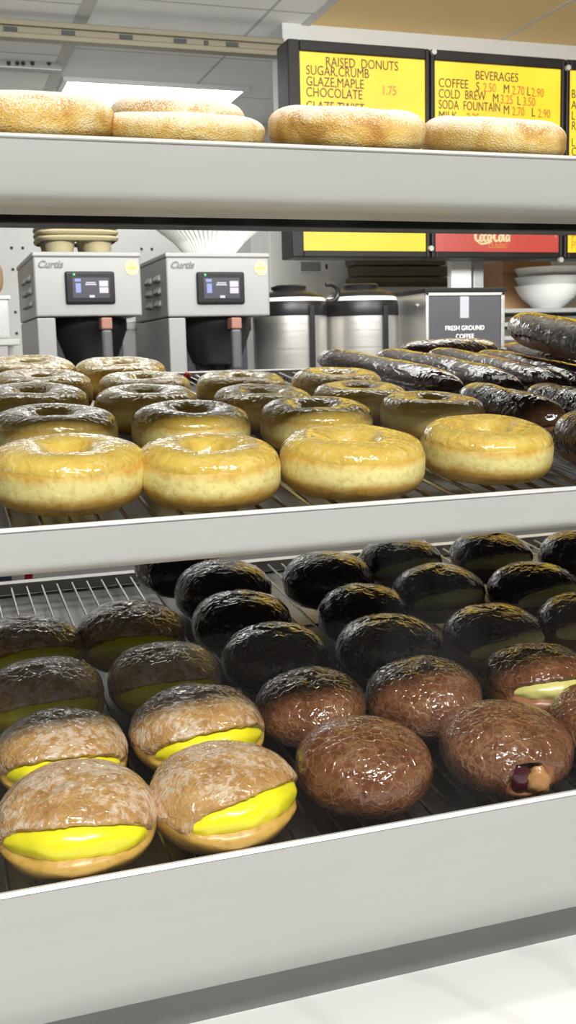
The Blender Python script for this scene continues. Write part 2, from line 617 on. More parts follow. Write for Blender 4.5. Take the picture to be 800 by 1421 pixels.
def glass_mat():
    q = NT('case_glass')
    t = q.t
    t.nodes.remove(q.p)
    out = [n for n in t.nodes if n.type == 'OUTPUT_MATERIAL'][0]
    tr = q.n('ShaderNodeBsdfTransparent')
    tr.inputs[0].default_value = (0.985, 0.99, 0.988, 1)
    gl = q.n('ShaderNodeBsdfGlossy', Roughness=0.02)
    lw = q.n('ShaderNodeLayerWeight', Blend=0.5)
    pw = q.n('ShaderNodeMath', _operation='POWER', i1=4.0)
    q.l(lw, 'Facing', pw, 0)
    fr = q.n('ShaderNodeMath', _operation='MULTIPLY_ADD', i1=0.5, i2=0.005)
    q.l(pw, 0, fr, 0)
    m1 = q.n('ShaderNodeMixShader')
    q.l(fr, 0, m1, 0)
    q.l(tr, 0, m1, 1)
    q.l(gl, 0, m1, 2)
    df = q.n('ShaderNodeBsdfDiffuse')  # pale diffuse streaks painted in place of reflections on the pane
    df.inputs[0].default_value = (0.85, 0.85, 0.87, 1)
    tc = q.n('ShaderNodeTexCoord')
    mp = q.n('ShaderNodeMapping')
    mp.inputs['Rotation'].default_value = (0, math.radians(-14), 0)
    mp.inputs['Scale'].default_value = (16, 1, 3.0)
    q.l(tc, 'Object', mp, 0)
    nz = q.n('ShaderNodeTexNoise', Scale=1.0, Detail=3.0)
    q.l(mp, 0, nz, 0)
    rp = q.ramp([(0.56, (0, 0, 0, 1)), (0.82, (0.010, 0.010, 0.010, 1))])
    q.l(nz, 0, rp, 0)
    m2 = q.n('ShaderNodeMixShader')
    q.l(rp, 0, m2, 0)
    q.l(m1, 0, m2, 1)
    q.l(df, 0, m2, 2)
    q.l(m2, 0, out, 0)
    return q.m


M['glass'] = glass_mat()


# ------------------------------------------------------------------ THE SETTING
ZC = 2.60


def struct(o):
    o['kind'] = 'structure'
    return o


struct(MB().box((-6, -3, -0.1), (7, 6, 0)).build('floor', M['floortile']))
YW, YB = 3.72, 5.3
xt = at_z(465, 0, ZC).x
xl = at_z(122, 0, ZC).x
xw = at_y(396, 200, YW).x
struct(MB().box((xl, 0.9, ZC), (xt, YB + 0.1, ZC + 0.08)).build('ceiling', M['tiles']))
# tan ceiling with the seams of its wide panels
b = MB().box((xt, 0.9, ZC), (5, YW, ZC + 0.08))
struct(b.build('ceiling_tan', M['tan']))
b = MB()
for px in (795,):
    x = at_z(px, 0, ZC).x
    b.box((x - 0.006, 0.9, ZC - 0.002), (x + 0.006, YW, ZC))
b.box((xt - 0.02, 0.9, ZC - 0.004), (xt + 0.01, YW, ZC))
struct(b.build('trim_1', M['soffit']))
# dropped soffit on the left with a perforated strip
struct(MB().box((-4, 0.9, ZC - 0.03), (xl, YB + 0.1, ZC + 0.08)).build('ceiling_left', M['tiles']))
struct(MB().box((xl - 0.03, 0.9, ZC - 0.032), (xl + 0.015, YB, ZC + 0.01)).build('trim_2', M['soffit']))
# walls
struct(MB().box((xw, YW, 0), (5, YW + 0.12, ZC + 0.05)).build('wall_right', M['wall']))
wb = MB().box((-4, YB, 0), (xw + 1.8, YB + 0.1, ZC + 0.05))
wall_back = struct(wb.build('wall_back', M['wall']))
struct(MB().box((xw + 1.6, YW + 0.12, 0), (xw + 1.72, YB, ZC + 0.05)).build('wall_side', M['wall']))
struct(MB().box((xt, YW + 0.0005, ZC), (xw + 1.8, YB + 0.1, ZC + 0.08)).build('ceiling_rear', M['tiles']))
struct(MB().box((-4.1, 0.9, 0), (-4, YB + 0.1, ZC + 0.05)).build('wall_left', M['wall']))
# holes of the pegboard
b = MB()
for kx in range(-14, 16):
    for kz in range(-3, 7):
        p = at_y(14, 314, YB) + Vector((kx * 0.052 * 2.0, 0, -kz * 0.10))
        if (kx + kz) % 3 == 0 or kx % 2:
            continue
        for dx in (0, 0.052):
            b.add([(p.x + dx + 0.0075 * math.cos(a * PI / 4), YB - 0.002, p.z + 0.0075 * math.sin(a * PI / 4)) for a in range(8)], [tuple(range(8))])
o = b.build('peg_holes', M['hole'], wall_back)
# header rail with slots, along the ceiling in front of the rear room
z1, z0 = at_y(200, 44, YW).z, at_y(200, 64, YW).z
t = thing('ceiling_rail', 'long bronze slotted metal rail running along under the ceiling at upper left', 'rail', (0.2, YW, z0))
b = MB().box((-1.2, YW, z0), (xw, YW + 0.05, z1)).box((-1.2, YW - 0.02, z1 - 0.012), (xw, YW, z1 + 0.006)).box((-1.2, YW - 0.012, z0 - 0.004), (xw, YW, z0 + 0.014))
b.build('channel', M['railmetal'], t, bevel=0.003)
zm = (z0 + z1) / 2
for px in (15, 95, 175, 250, 286, 322):
    x = at_y(px, 50, YW).x
    s = 0.022 if px != 286 else 0.008
    MB().box((x - s, YW - 0.004, zm - 0.006), (x + s, YW + 0.002, zm + 0.008)).build('slot', M['louvre'], t)
# perforated strip beyond it
pa, pb = at_y(-20, 78, 4.3), at_y(86, 98, 4.3)
t = thing('perforated_duct', 'short grey perforated metal strip hanging below the ceiling at upper left', 'vent', (pa.x, 4.3, pb.z))
MB().box((pa.x - 0.6, 4.3, pb.z), (pb.x, 4.36, pa.z + 0.02)).build('strip', M['duct'], t, bevel=0.003)
for px in (12, 24, 32, 45, 68):
    c = at_y(px, 88, 4.3)
    b = MB()
    b.add([(c.x + 0.009 * math.cos(a * PI / 4), 4.298, c.z + 0.009 * math.sin(a * PI / 4)) for a in range(8)], [tuple(range(8))])
    b.build('perforation', M['hole'], t)
# fluorescent panel
c0, c1 = at_z(95, 105, ZC), at_z(338, 122, ZC)
c2 = at_z(312, 149, ZC)
t = thing('ceiling_light', 'bright white rectangular fluorescent panel set in the ceiling', 'ceiling light', (c0.x, c1.y, ZC - 0.02))
fx0, fx1, fy0, fy1 = c0.x, c1.x, c1.y, max(c2.y, c1.y + 0.6)
MB().box((fx0, fy0, ZC - 0.012), (fx1, fy1, ZC - 0.004)).build('diffuser', emissive('diffuser_glow', (1.0, 0.99, 0.97, 1), 5.0, (0.8, 0.8, 0.8, 1)), t)
b = MB()
for a_, b_ in (((fx0 - 0.02, fy0 - 0.02), (fx1 + 0.02, fy0)), ((fx0 - 0.02, fy1), (fx1 + 0.02, fy1 + 0.02)), ((fx0 - 0.02, fy0), (fx0, fy1)), ((fx1, fy0), (fx1 + 0.02, fy1))):
    b.box((*a_, ZC - 0.016), (*b_, ZC))
b.build('frame', M['post'], t)

# customer-side counter top of pale marble and the base of the case
YF = 0.615
zcnt = at_y(600, 1375, YF + 0.02).z
struct(MB().box((-1.5, -0.45, zcnt - 0.04), (2.2, YF + 0.75, zcnt)).build('counter_top', M['marble'], bevel=0.004))
struct(MB().box((-1.5, -0.40, 0), (2.2, YF + 0.70, zcnt - 0.04)).build('counter_base', M['cabinet']))

# ------------------------------------------------------------------ TRAYS
TILT = math.radians(10.0)


class Tray:
    def __init__(s, ypx, tilt, drop):
        s.z = at_y(400, ypx, YF).z
        s.tilt = tilt
        s.e1 = Vector((1, 0, 0))
        s.e2 = Vector((0, math.cos(tilt), math.sin(tilt)))
        s.n = Vector((0, -math.sin(tilt), math.cos(tilt)))
        s.o = Vector((0, YF, s.z - drop))
        s.R = Matrix(((1, 0, 0), (0, math.cos(tilt), -math.sin(tilt)), (0, math.sin(tilt), math.cos(tilt))))

    def pt(s, x, d, h=0.0):
        return s.o + s.e1 * x + s.e2 * d + s.n * h

    def hit(s, px, py, h):
        return on_plane(px, py, s.o + s.n * h, s.n)


TOP = Tray(202, math.radians(11.5), 0.006)
MID = Tray(707, math.radians(7.5), 0.008)
LOW = Tray(1172, math.radians(6.5), 0.019)
X0, X1 = -0.22, 1.05


def build_tray(tr, depth, lip_h, name, label, rack_label, wires=True, under=None, lean=0.0):
    t = thing(name, label, 'tray', (0.3, YF, tr.z - lip_h))
    z = tr.z
    prof = [(YF + 0.003, z - 0.010), (YF + 0.003, z - 0.001), (YF + 0.0022, z), (YF + 0.001, z), (YF, z - 0.0012), (YF - 0.001, z - lip_h * 0.5)]
    rr = 0.042 if lip_h > 0.06 else min(0.012, lip_h * 0.3)
    for k in range(7):
        a = k / 6 * PI / 2
        prof.append((YF - 0.001 + rr * (1 - math.cos(a)), z - lip_h + rr - rr * math.sin(a)))
    prof += [(YF + 0.045, z - lip_h + 0.0005), (YF + 0.045, z - lip_h + 0.004), (YF + rr, z - lip_h + 0.005), (YF + 0.004 + rr * 0.3, z - lip_h + rr * 0.35 + 0.004), (YF + 0.003, z - lip_h + rr + 0.002)]
    tl = math.tan(lean)
    prof = [(y_ + max(0.0, z - 0.002 - z_) * tl, z_) for y_, z_ in prof]
    MB().extrude_x(prof, X0, X1, True).build('front_lip', M['lip'], t, smooth=True)
    b = MB().extrude_x([(YF + 0.0038, z - 0.0008), (YF + 0.0028, z + 0.0010), (YF + 0.0005, z + 0.0010), (YF - 0.0012, z - 0.001), (YF + 0.001, z - 0.002)], X0, X1, True)
    b.build('rolled_rim', M['rim'], t, smooth=True)
    b = MB()
    fl = -0.014
    b.quadbox([tr.pt(X0, 0.007, fl), tr.pt(X1, 0.007, fl), tr.pt(X1, depth, fl), tr.pt(X0, depth, fl)], tr.n * -0.003)
    b.build('pan', [M['pan']], t)
    b = MB()
    b.quadbox([tr.pt(X0, depth, fl), tr.pt(X1, depth, fl), tr.pt(X1, depth + 0.004, fl), tr.pt(X0, depth + 0.004, fl)], tr.n * 0.014)
    b.quadbox([tr.pt(X0, depth, -0.002), tr.pt(X1, depth, -0.002), tr.pt(X1, depth + 0.012, -0.002), tr.pt(X0, depth + 0.012, -0.002)], tr.n * 0.0025)
    for xs in (X0, X1 - 0.004):
        b.quadbox([tr.pt(xs, 0.007, fl), tr.pt(xs + 0.004, 0.007, fl), tr.pt(xs + 0.004, depth, fl), tr.pt(xs, depth, fl)], tr.n * 0.018)
    b.build('raised_edge', M['lip'], t, bevel=0.001)
    if under:
        b = MB().quadbox([tr.pt(X0, 0.03, fl - 0.010), tr.pt(X1, 0.03, fl - 0.010), tr.pt(X1, depth + 0.01, fl - 0.010), tr.pt(X0, depth + 0.01, fl - 0.010)], tr.n * 0.006)
        b.build('underside', under, t)
    if wires:
        r = thing('wire_rack', rack_label, 'wire rack', tuple(tr.pt(0.3, 0.3, -0.01)))
        b = MB()
        x = X0 + 0.02
        while x < X1 - 0.02:
            b.tube([tr.pt(x, 0.012, -0.0016), tr.pt(x, depth - 0.012, -0.0016)], 0.0015, 6)
            x += 0.0175
        b.build('wires', M['wire'], r, smooth=True)
        b = MB()
        for d in (0.03, depth * 0.33, depth * 0.66, depth - 0.03):
            b.tube([tr.pt(X0 + 0.01, d, -0.005), tr.pt(X1 - 0.01, d, -0.005)], 0.002, 6)
        b.build('cross_bars', M['wire'], r, smooth=True)
        for x in (X0 + 0.03, (X0 + X1) / 2, X1 - 0.03):
            for d in (0.05, depth - 0.05):
                MB().tube([tr.pt(x, d, -0.0139), tr.pt(x, d, -0.005)], 0.002, 6).build('foot', M['wire'], r, smooth=True)
    return t


def depth_at(tr, px, py):
    p = tr.hit(px, py, 0)
    return (p - tr.o).dot(tr.e2)


D_LOW = depth_at(LOW, 100, 803)
D_MID = depth_at(MID, 385, 521)
print('DEPTHS', D_LOW, D_MID, 'Z', TOP.z, MID.z, LOW.z, zcnt, 'xw', xw, xt, xl)
D_LOW = min(max(D_LOW, 0.42), 0.75)
D_MID = min(max(D_MID + 0.04, 0.42), 0.70)
build_tray(TOP, 0.40, 0.036, 'display_tray', 'top aluminium display tray carrying the sugared donuts', '', False, M['black'], math.radians(13))
build_tray(MID, D_MID, 0.028, 'display_tray', 'middle aluminium display tray carrying glazed rings and chocolate bars',
           'wire cooling rack under the glazed ring donuts on the middle tray', True, M['under'], math.radians(3))
lh = LOW.z - zcnt
build_tray(LOW, D_LOW, 0.106, 'display_tray', 'bottom aluminium display tray with a tall front and filled donuts',
           'wire cooling rack under the filled donuts on the bottom tray', True)
# plinth of the case below the bottom tray
struct(MB().box((X0, YF + 0.046, zcnt), (X1, YF + 0.07, LOW.z - 0.040)).build('case_plinth', M['plinth']))
# dark rail below the top tray
z1, z0 = at_y(400, 262, 1.05).z, at_y(400, 315, 1.05).z
t = thing('case_rail', 'black metal rail of the display case under the top tray', 'rail', (0.3, 1.05, z0))
MB().box((X0 - 0.3, 1.05, z0), (X1 + 0.3, 1.09, z1 - 0.010)).build('rail_bar', M['black'], t, bevel=0.002)
zl = at_y(400, 283, 1.05).z
MB().box((X0 - 0.3, 1.044, zl - 0.0012), (X1 + 0.3, 1.05, zl + 0.0008)).build('rail_flange', M['handlegrey'], t)
# uprights of the case carry the trays at both ends, out of view
for x in (X0 - 0.012, X1 + 0.002):
    struct(MB().box((x, YF + 0.005, zcnt), (x + 0.01, YF + 0.72, 1.72)).build('case_end', M['steel'], bevel=0.001))
# front glass
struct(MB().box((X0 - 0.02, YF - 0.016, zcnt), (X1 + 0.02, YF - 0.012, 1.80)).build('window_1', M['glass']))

# ------------------------------------------------------------------ DONUTS
def sgnpow(v, p):
    return math.copysign(abs(v) ** p, v)


def ring_meshes(seed, R=0.0290, a=0.0195, bh=0.0182):
    rnd = random.Random(seed)
    off = Vector((rnd.uniform(0, 50), rnd.uniform(0, 50), rnd.uniform(0, 50)))
    ex, ey = rnd.uniform(0.97, 1.03), rnd.uniform(0.97, 1.03)

    def S(u, v, d=0.0):
        cu, su = math.cos(u), math.sin(u)
        cv, sv = sgnpow(math.cos(v), 0.86), sgnpow(math.sin(v), 0.80)
        n_ = noise.noise(Vector((cu * 1.1, su * 1.1, math.sin(v) * 0.8)) + off)
        n2 = noise.noise(Vector((cu * 3.2, su * 3.2, math.sin(v) * 2.2)) + off * 2)
        k = 1 + 0.055 * n_ + 0.018 * n2
        aa, bb = (a + d) * k, (bh + d) * (1 + 0.07 * n_)
        belt = 1 - 0.030 * math.exp(-((v if v < PI else v - 2 * PI) / 0.16) ** 2)
        r = R + aa * cv * belt
        return Vector((r * cu * ex, r * su * ey, max(bb * sv, -bh * 0.95)))
    nu, nv = 72, 36
    vs, fs = [], []
    for i in range(nu):
        for j in range(nv):
            vs.append(S(2 * PI * i / nu, 2 * PI * j / nv))
    for i in range(nu):
        for j in range(nv):
            i2, j2 = (i + 1) % nu, (j + 1) % nv
            fs.append((i * nv + j, i2 * nv + j, i2 * nv + j2, i * nv + j2))
    dough = MB().add(vs, fs)
    nv = 22
    vs, fs = [], []
    for i in range(nu):
        u = 2 * PI * i / nu
        lo = 0.34 + 0.12 * noise.noise(Vector((math.cos(u) * 2.2, math.sin(u) * 2.2, 5)) + off) + 0.05 * noise.noise(Vector((math.cos(u) * 7, math.sin(u) * 7, 9)) + off)
        hi = PI + 0.25
        for j in range(nv):
            q = j / (nv - 1)
            v = lo + (hi - lo) * q
            e = min(q, 1 - q)
            vs.append(S(u, v, -0.0006 + 0.0014 * min(1, e * 12)))
    for i in range(nu):
        for j in range(nv - 1):
            i2 = (i + 1) % nu
            fs.append((i * nv + j, i2 * nv + j, i2 * nv + j + 1, i * nv + j + 1))
    return dough, MB().add(vs, fs)


RINGS = []
for s_ in range(4):
    d_, g_ = ring_meshes(11 + s_)
    RINGS.append((d_.mesh('dough', M['dough'], smooth=True), g_.mesh('glaze', M['glaze'], smooth=True)))
SUGARS = []
for s_ in range(3):
    d_, g_ = ring_meshes(41 + s_, 0.0300, 0.0205, 0.0165)
    SUGARS.append(d_.mesh('sugared_ring', M['sugar'], smooth=True))


def filled_meshes(seed, kind):
    """kind: 'slit' (open mouth with filling), 'closed', 'hole' (jelly hole at the front)"""
    rnd = random.Random(seed)
    off = Vector((rnd.uniform(0, 50), rnd.uniform(0, 50), rnd.uniform(0, 50)))
    r0, b0 = 0.0455, 0.0268
    lm = 0.36 + rnd.uniform(-0.05, 0.05)
    half = 1.10 + rnd.uniform(-0.1, 0.12)
    skew = rnd.uniform(-0.10, 0.10)
    wm = 0.34 + rnd.uniform(-0.03, 0.03)

    def g(az):
        return max(0.0, 1 - (az / half) ** 2)

    def mid(az):
        return lm - 0.10 + skew * az - 0.28 * (az / half) ** 2

    def S(az, lat, d=0.0, groove=True):
        cl, sl = abs(math.cos(lat)) ** 0.82, sgnpow(math.sin(lat), 0.90)
        dirv = Vector((math.sin(az), -math.cos(az), math.sin(lat) * 0.8))
        n_ = noise.noise(dirv * 1.2 + off)
        n2 = noise.noise(dirv * 3.4 + off * 2)
        k = 1 + 0.045 * n_ + 0.02 * n2
        r = (r0 + d) * k * cl
        z = (b0 + d) * (1 + 0.05 * n_) * sl
        if sl < 0:
            z *= 0.98
        if groove and kind == 'slit':
            q = g(az) ** 0.38
            e = math.exp(-((lat - mid(az) - 0.05 * noise.noise(Vector((az * 9, 3, 4)) + off)) / (wm * 0.85 * max(q, 0.2))) ** 4)
            r -= 0.011 * q * e
        if groove and kind == 'hole':
            da = az - 0.12
            e = math.exp(-((da / 0.24) ** 4 + ((lat + 0.04) / 0.34) ** 4))
            ring = math.exp(-(((da / 0.34) ** 2 + ((lat + 0.04) / 0.44) ** 2) ** 0.5 - 1) ** 2 / 0.05)
            r += -0.016 * e + 0.0022 * ring
        return Vector((r * math.sin(az), -r * math.cos(az), max(z, -b0 * 0.95)))
    nu, nv = 84, 48
    vs, fs = [], []
    for j in range(nv + 1):
        lat = -PI / 2 + PI * j / nv
        for i in range(nu):
            vs.append(S(-PI + 2 * PI * i / nu, lat))
    for j in range(nv):
        for i in range(nu):
            i2 = (i + 1) % nu
            fs.append((j * nu + i, j * nu + i2, (j + 1) * nu + i2, (j + 1) * nu + i))
    dough = MB().add(vs, fs)
    nv = 26
    vs, fs = [], []
    for i in range(nu):
        az = -PI + 2 * PI * i / nu
        wob = 0.10 * noise.noise(Vector((math.sin(az) * 3, math.cos(az) * 3, 3)) + off) + 0.05 * noise.noise(Vector((math.sin(az) * 9, math.cos(az) * 9, 3)) + off)
        if kind == 'slit':
            lo = -0.05 + wob + (mid(az) + wm * 0.75 + 0.05) * min(1, g(az) * 2.2)
        elif kind == 'hole':
            lo = -0.85 + wob * 2 + 1.20 * math.exp(-((az - 0.25) / 0.42) ** 4)
        else:
            lo = -0.85 + wob * 2
        for j in range(nv):
            q = j / (nv - 1)
            lat = lo + (PI / 2 - lo) * q
            p = S(az, lat, -0.0007 + 0.0015 * min(1, q * 14), True)
            vs.append(p)
    for i in range(nu):
        i2 = (i + 1) % nu
        for j in range(nv - 1):
            fs.append((i * nv + j, i2 * nv + j, i2 * nv + j + 1, i * nv + j + 1))
    glaze = MB().add(vs, fs)
    fill = None
    if kind == 'slit':
        vs, fs = [], []
        na, nt = 48, 11
        for i in range(na + 1):
            az = -half * 0.97 + 2 * half * 0.97 * i / na
            q = g(az) ** 0.38
            for j in range(nt):
                tt = -1 + 2 * j / (nt - 1)
                lat = mid(az) + tt * wm * 1.15 * q + 0.05 * abs(tt) * noise.noise(Vector((az * 7, tt, 4)) + off)
                p = S(az, lat, 0.0, False)
                f_ = -0.0075 * (0.25 + 0.75 * abs(tt) ** 2.2) * q + 0.001 * noise.noise(Vector((az * 4, tt * 2, 2)) + off) - 0.0015 * (1 - q)
                p = p + Vector((p.x, p.y, 0)).normalized() * f_
                vs.append(p)
        for i in range(na):
            for j in range(nt - 1):
                fs.append((i * nt + j, (i + 1) * nt + j, (i + 1) * nt + j + 1, i * nt + j + 1))
        fill = MB().add(vs, fs)
    if kind == 'hole':
        vs, fs = [], []
        c = S(0.03, -0.06, 0, False)
        for j in range(9):
            for i in range(14):
                la, a_ = -PI / 2 + PI * j / 8, 2 * PI * i / 14
                vs.append(Vector((c.x - 0.001 + 0.0085 * math.cos(la) * math.cos(a_), c.y + 0.0075 + 0.0060 * math.cos(la) * math.sin(a_), c.z + 0.0120 * math.sin(la))))
        for j in range(8):
            for i in range(14):
                i2 = (i + 1) % 14
                fs.append((j * 14 + i, j * 14 + i2, (j + 1) * 14 + i2, (j + 1) * 14 + i))
        fill = MB().add(vs, fs)
        # lump of torn crumb beside the jelly
        vs, fs = [], []
        c = S(0.30, -0.10, -0.003, False)
        for j in range(13):
            for i in range(20):
                la, a_ = -PI / 2 + PI * j / 12, 2 * PI * i / 20
                d_ = Vector((math.cos(la) * math.cos(a_), math.cos(la) * math.sin(a_), math.sin(la)))
                k = 1 + 0.35 * noise.noise(d_ * 2.1 + off)
                vs.append(c + Vector((0.0085 * d_.x, 0.0055 * d_.y, 0.0095 * d_.z)) * k)
        for j in range(12):
            for i in range(20):
                i2 = (i + 1) % 20
                fs.append((j * 20 + i, j * 20 + i2, (j + 1) * 20 + i2, (j + 1) * 20 + i))
        global TORN
        TORN = MB().add(vs, fs)
    return dough, glaze, fill


def fset(seed, kind, md, mg, mf):
    d_, g_, f_ = filled_meshes(seed, kind)
    return (d_.mesh('dough', M[md], smooth=True), g_.mesh('glaze', M[mg], smooth=True), f_.mesh('filling', M[mf], smooth=True) if f_ else None)


CUST = [fset(60 + k, 'slit', 'dough_fill', 'sugarglaze', 'cream_custard') for k in range(4)]
BROWN = [fset(80 + k, 'closed', 'dough_brown', 'brownglaze', None) for k in range(3)]
HOLE = [fset(95, 'hole', 'dough_brown', 'brownglaze', 'jelly')]
TORN_ME = TORN.mesh('torn_crumb', M['crumb'], smooth=True)
CHOC = [fset(100 + k, 'closed', 'dough_brown', 'choc', None) for k in range(3)]
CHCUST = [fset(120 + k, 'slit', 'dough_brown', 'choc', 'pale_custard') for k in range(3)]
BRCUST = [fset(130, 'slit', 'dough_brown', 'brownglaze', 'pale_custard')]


PLACED = {}


def place(tr, px, py, h, rz=0.0, lean=0.0, roll=0.0, s=1.0):
    """matrix of a thing whose centre shows at a pixel, resting at height h above the tray"""
    p = tr.hit(px, py, h * s)
    R = tr.R.to_4x4() @ Matrix.Rotation(lean, 4, 'X') @ Matrix.Rotation(roll, 4, 'Y') @ Matrix.Rotation(rz, 4, 'Z')
    return Matrix.Translation(p) @ R @ Matrix.Scale(s, 4)


def donut(name, label, group, mats_meshes, M4, cat='donut'):
    e = bpy.data.objects.new(name, None)
    e.empty_display_size = 0.02
    COL.objects.link(e)
    e.matrix_world = M4
    PLACED.setdefault(TRAY_NOW[0], []).append(e)
    tag(e, label, cat, group)
    for nm, me in zip(('dough', 'glaze', 'filling'), mats_meshes):
        if me is not None:
            obj(nm, me, e)
    return e


R_ = math.radians
TRAY_NOW = [MID]


def settle(tr, r, bars=(), keep=0.955, front=0.97):
    """nudge neighbours apart along the tray until they no longer sink into each other"""
    it = PLACED.get(tr, [])
    P = [[(e.location - tr.o).dot(tr.e1), (e.location - tr.o).dot(tr.e2), r * e.scale.x] for e in it]
    Q = [tuple(p) for p in P]
    for step in range(60):
        for i in range(len(P)):
            for j in range(i):
                dx, dy = P[i][0] - P[j][0], P[i][1] - P[j][1]
                d = math.hypot(dx, dy) or 1e-6
                need = (P[i][2] + P[j][2]) * keep
                if d < need:
                    k = 0.25 * (need - d) / d
                    P[i][0] += dx * k; P[i][1] += dy * k
                    P[j][0] -= dx * k; P[j][1] -= dy * k
            for bx, by, br in bars:
                dx, dy = P[i][0] - bx, P[i][1] - by
                d = math.hypot(dx, dy) or 1e-6
                need = (P[i][2] + br) * 0.93
                if d < need:
                    P[i][0] += dx * 0.4 * (need - d) / d; P[i][1] += dy * 0.4 * (need - d) / d
            P[i][1] = max(P[i][1], P[i][2] * front + 0.0045)
    for e, p, q in zip(it, P, Q):
        e.location = e.location + tr.e1 * (p[0] - q[0]) + tr.e2 * (p[1] - q[1])
        if math.hypot(p[0] - q[0], p[1] - q[1]) > 0.008:
            print('MOVED', e['label'][-60:], round(p[0] - q[0], 3), round(p[1] - q[1], 3))


# --- top tray: sugared rings
for k, (px, py, s, rz, label) in enumerate([
    (38, 163, 1.00, 20, 'sugared ring donut at the left end of the top tray'),
    (255, 178, 1.00, 75, 'second sugared ring donut from the left on the top tray'),
    (482, 180, 1.03, 140, 'third sugared ring donut from the left on the top tray'),
    (684, 188, 0.98, 230, 'rightmost sugared ring donut on the top tray'),
]):
    p = TOP.pt(0, 0.062, 0.0166 * s * (0.66 if k == 1 else 0.88))
    q = on_plane(px, py, p, Vector((0, 1, 0)))
    Mx = Matrix.Translation((q.x, p.y, p.z)) @ TOP.R.to_4x4() @ Matrix.Rotation(R_(rz), 4, 'Z') @ Matrix.Diagonal((s, s, s * (0.66 if k == 1 else 0.88), 1))
    o = obj('sugared_donut', SUGARS[k % 3])
    o.matrix_world = Mx
    tag(o, label, 'donut', 'sugared donuts on the top tray')
p = TOP.pt(0, 0.175, 0.0166)
q = on_plane(246, 165, p, Vector((0, 1, 0)))
o = obj('sugared_donut', SUGARS[1])
o.matrix_world = Matrix.Translation((q.x, p.y, p.z)) @ TOP.R.to_4x4() @ Matrix.Scale(1.0, 4)
tag(o, 'sugared ring donut standing behind the second one from the left on the top tray', 'donut', 'sugared donuts on the top tray')

# --- middle tray: glazed rings (row, pixel centre, scale, label)
rows = [
    ('front row', [(95, 657, 1.05), (290, 654, 1.02), (489, 641, 1.04), (675, 624, 1.02)]),
    ('second row', [(76, 603, 1.0), (266, 597, 1.0), (436, 588, 0.97), (600, 577, 0.92)]),
    ('third row', [(46, 566, 1.0), (203, 568, 0.96), (366, 568, 0.94), (500, 560, 0.92)]),
    ('fourth row', [(56, 547, 1.0), (201, 546, 0.94), (335, 544, 0.92), (468, 540, 0.95)]),
    ('back row', [(38, 525, 1.04), (167, 526, 1.0)]),
]
ordn = ['leftmost', 'second from left', 'third from left', 'rightmost']
k = 0
for rname, lst in rows:
    for c, (px, py, s) in enumerate(lst):
        pos = ordn[c] if len(lst) == 4 else ('left one', 'right one')[c]
        rnd = random.Random(k * 7 + 3)
        Mx = place(MID, px, py, 0.0190, rnd.uniform(0, 6.28), R_(rnd.uniform(-0.6, 0.8)), R_(rnd.uniform(-0.6, 0.6)), s)
        lab = 'glazed golden ring donut on the middle tray, %s in the %s' % (pos, rname) if len(lst) == 4 else 'glazed golden ring donut on the middle tray, %s of the back row' % pos
        donut('glazed_donut', lab, 'glazed rings on the middle tray', RINGS[k % 4], Mx)
        k += 1


# --- middle tray: chocolate bars
def bar_meshes(seed, L=0.150, wd=0.0190, hh=0.0170):
    rnd = random.Random(seed)
    off = Vector((rnd.uniform(0, 50), rnd.uniform(0, 50), rnd.uniform(0, 50)))
    bend = rnd.uniform(-0.006, 0.006)

    def S(t_, a, d=0.0):
        x = (t_ - 0.5) * L
        e = abs(2 * t_ - 1)
        f_ = (1 - e ** 4.5) ** 0.5 if e < 1 else 0
        n_ = noise.noise(Vector((t_ * 4, math.cos(a), math.sin(a))) + off)
        n2 = noise.noise(Vector((t_ * 11, math.cos(a) * 2, math.sin(a) * 2)) + off)
        k = f_ * (1 + 0.09 * n_ + 0.04 * n2)
        return Vector((x + d * (2 * t_ - 1), (wd + d) * k * math.cos(a) + bend * (1 - e * e), max((hh + d) * k * math.sin(a), -hh * 0.97)))
    nt, na = 52, 28

    def sweep(a0, a1, d, closed):
        vs, fs = [], []
        for i in range(nt + 1):
            t_ = 0.5 - 0.5 * math.cos(PI * (0.001 + 0.998 * i / nt))
            for j in range(na):
                a = a0 + (a1 - a0) * j / (na if closed else na - 1)
                q = j / (na - 1)
                dd = d if closed else -0.0006 + (d + 0.0006) * min(1, min(q, 1 - q) * 10)
                if not closed:
                    a += 0.15 * noise.noise(Vector((t_ * 14, 0 if q < 0.5 else 7, 3)) + off) * abs(1 - 2 * q) ** 3
                vs.append(S(t_, a, dd))
        for i in range(nt):
            for j in range(na if closed else na - 1):
                j2 = (j + 1) % na
                fs.append((i * na + j, (i + 1) * na + j, (i + 1) * na + j2, i * na + j2))
        return MB().add(vs, fs)
    return sweep(0, 2 * PI, 0.0, True), sweep(-0.55, PI + 0.55, 0.0012, False)


BARS = []
for k in range(3):
    d_, g_ = bar_meshes(200 + k)
    BARS.append((d_.mesh('dough', M['dough_brown'], smooth=True), g_.mesh('icing', M['chocbar'], smooth=True)))


BAR_PTS = []


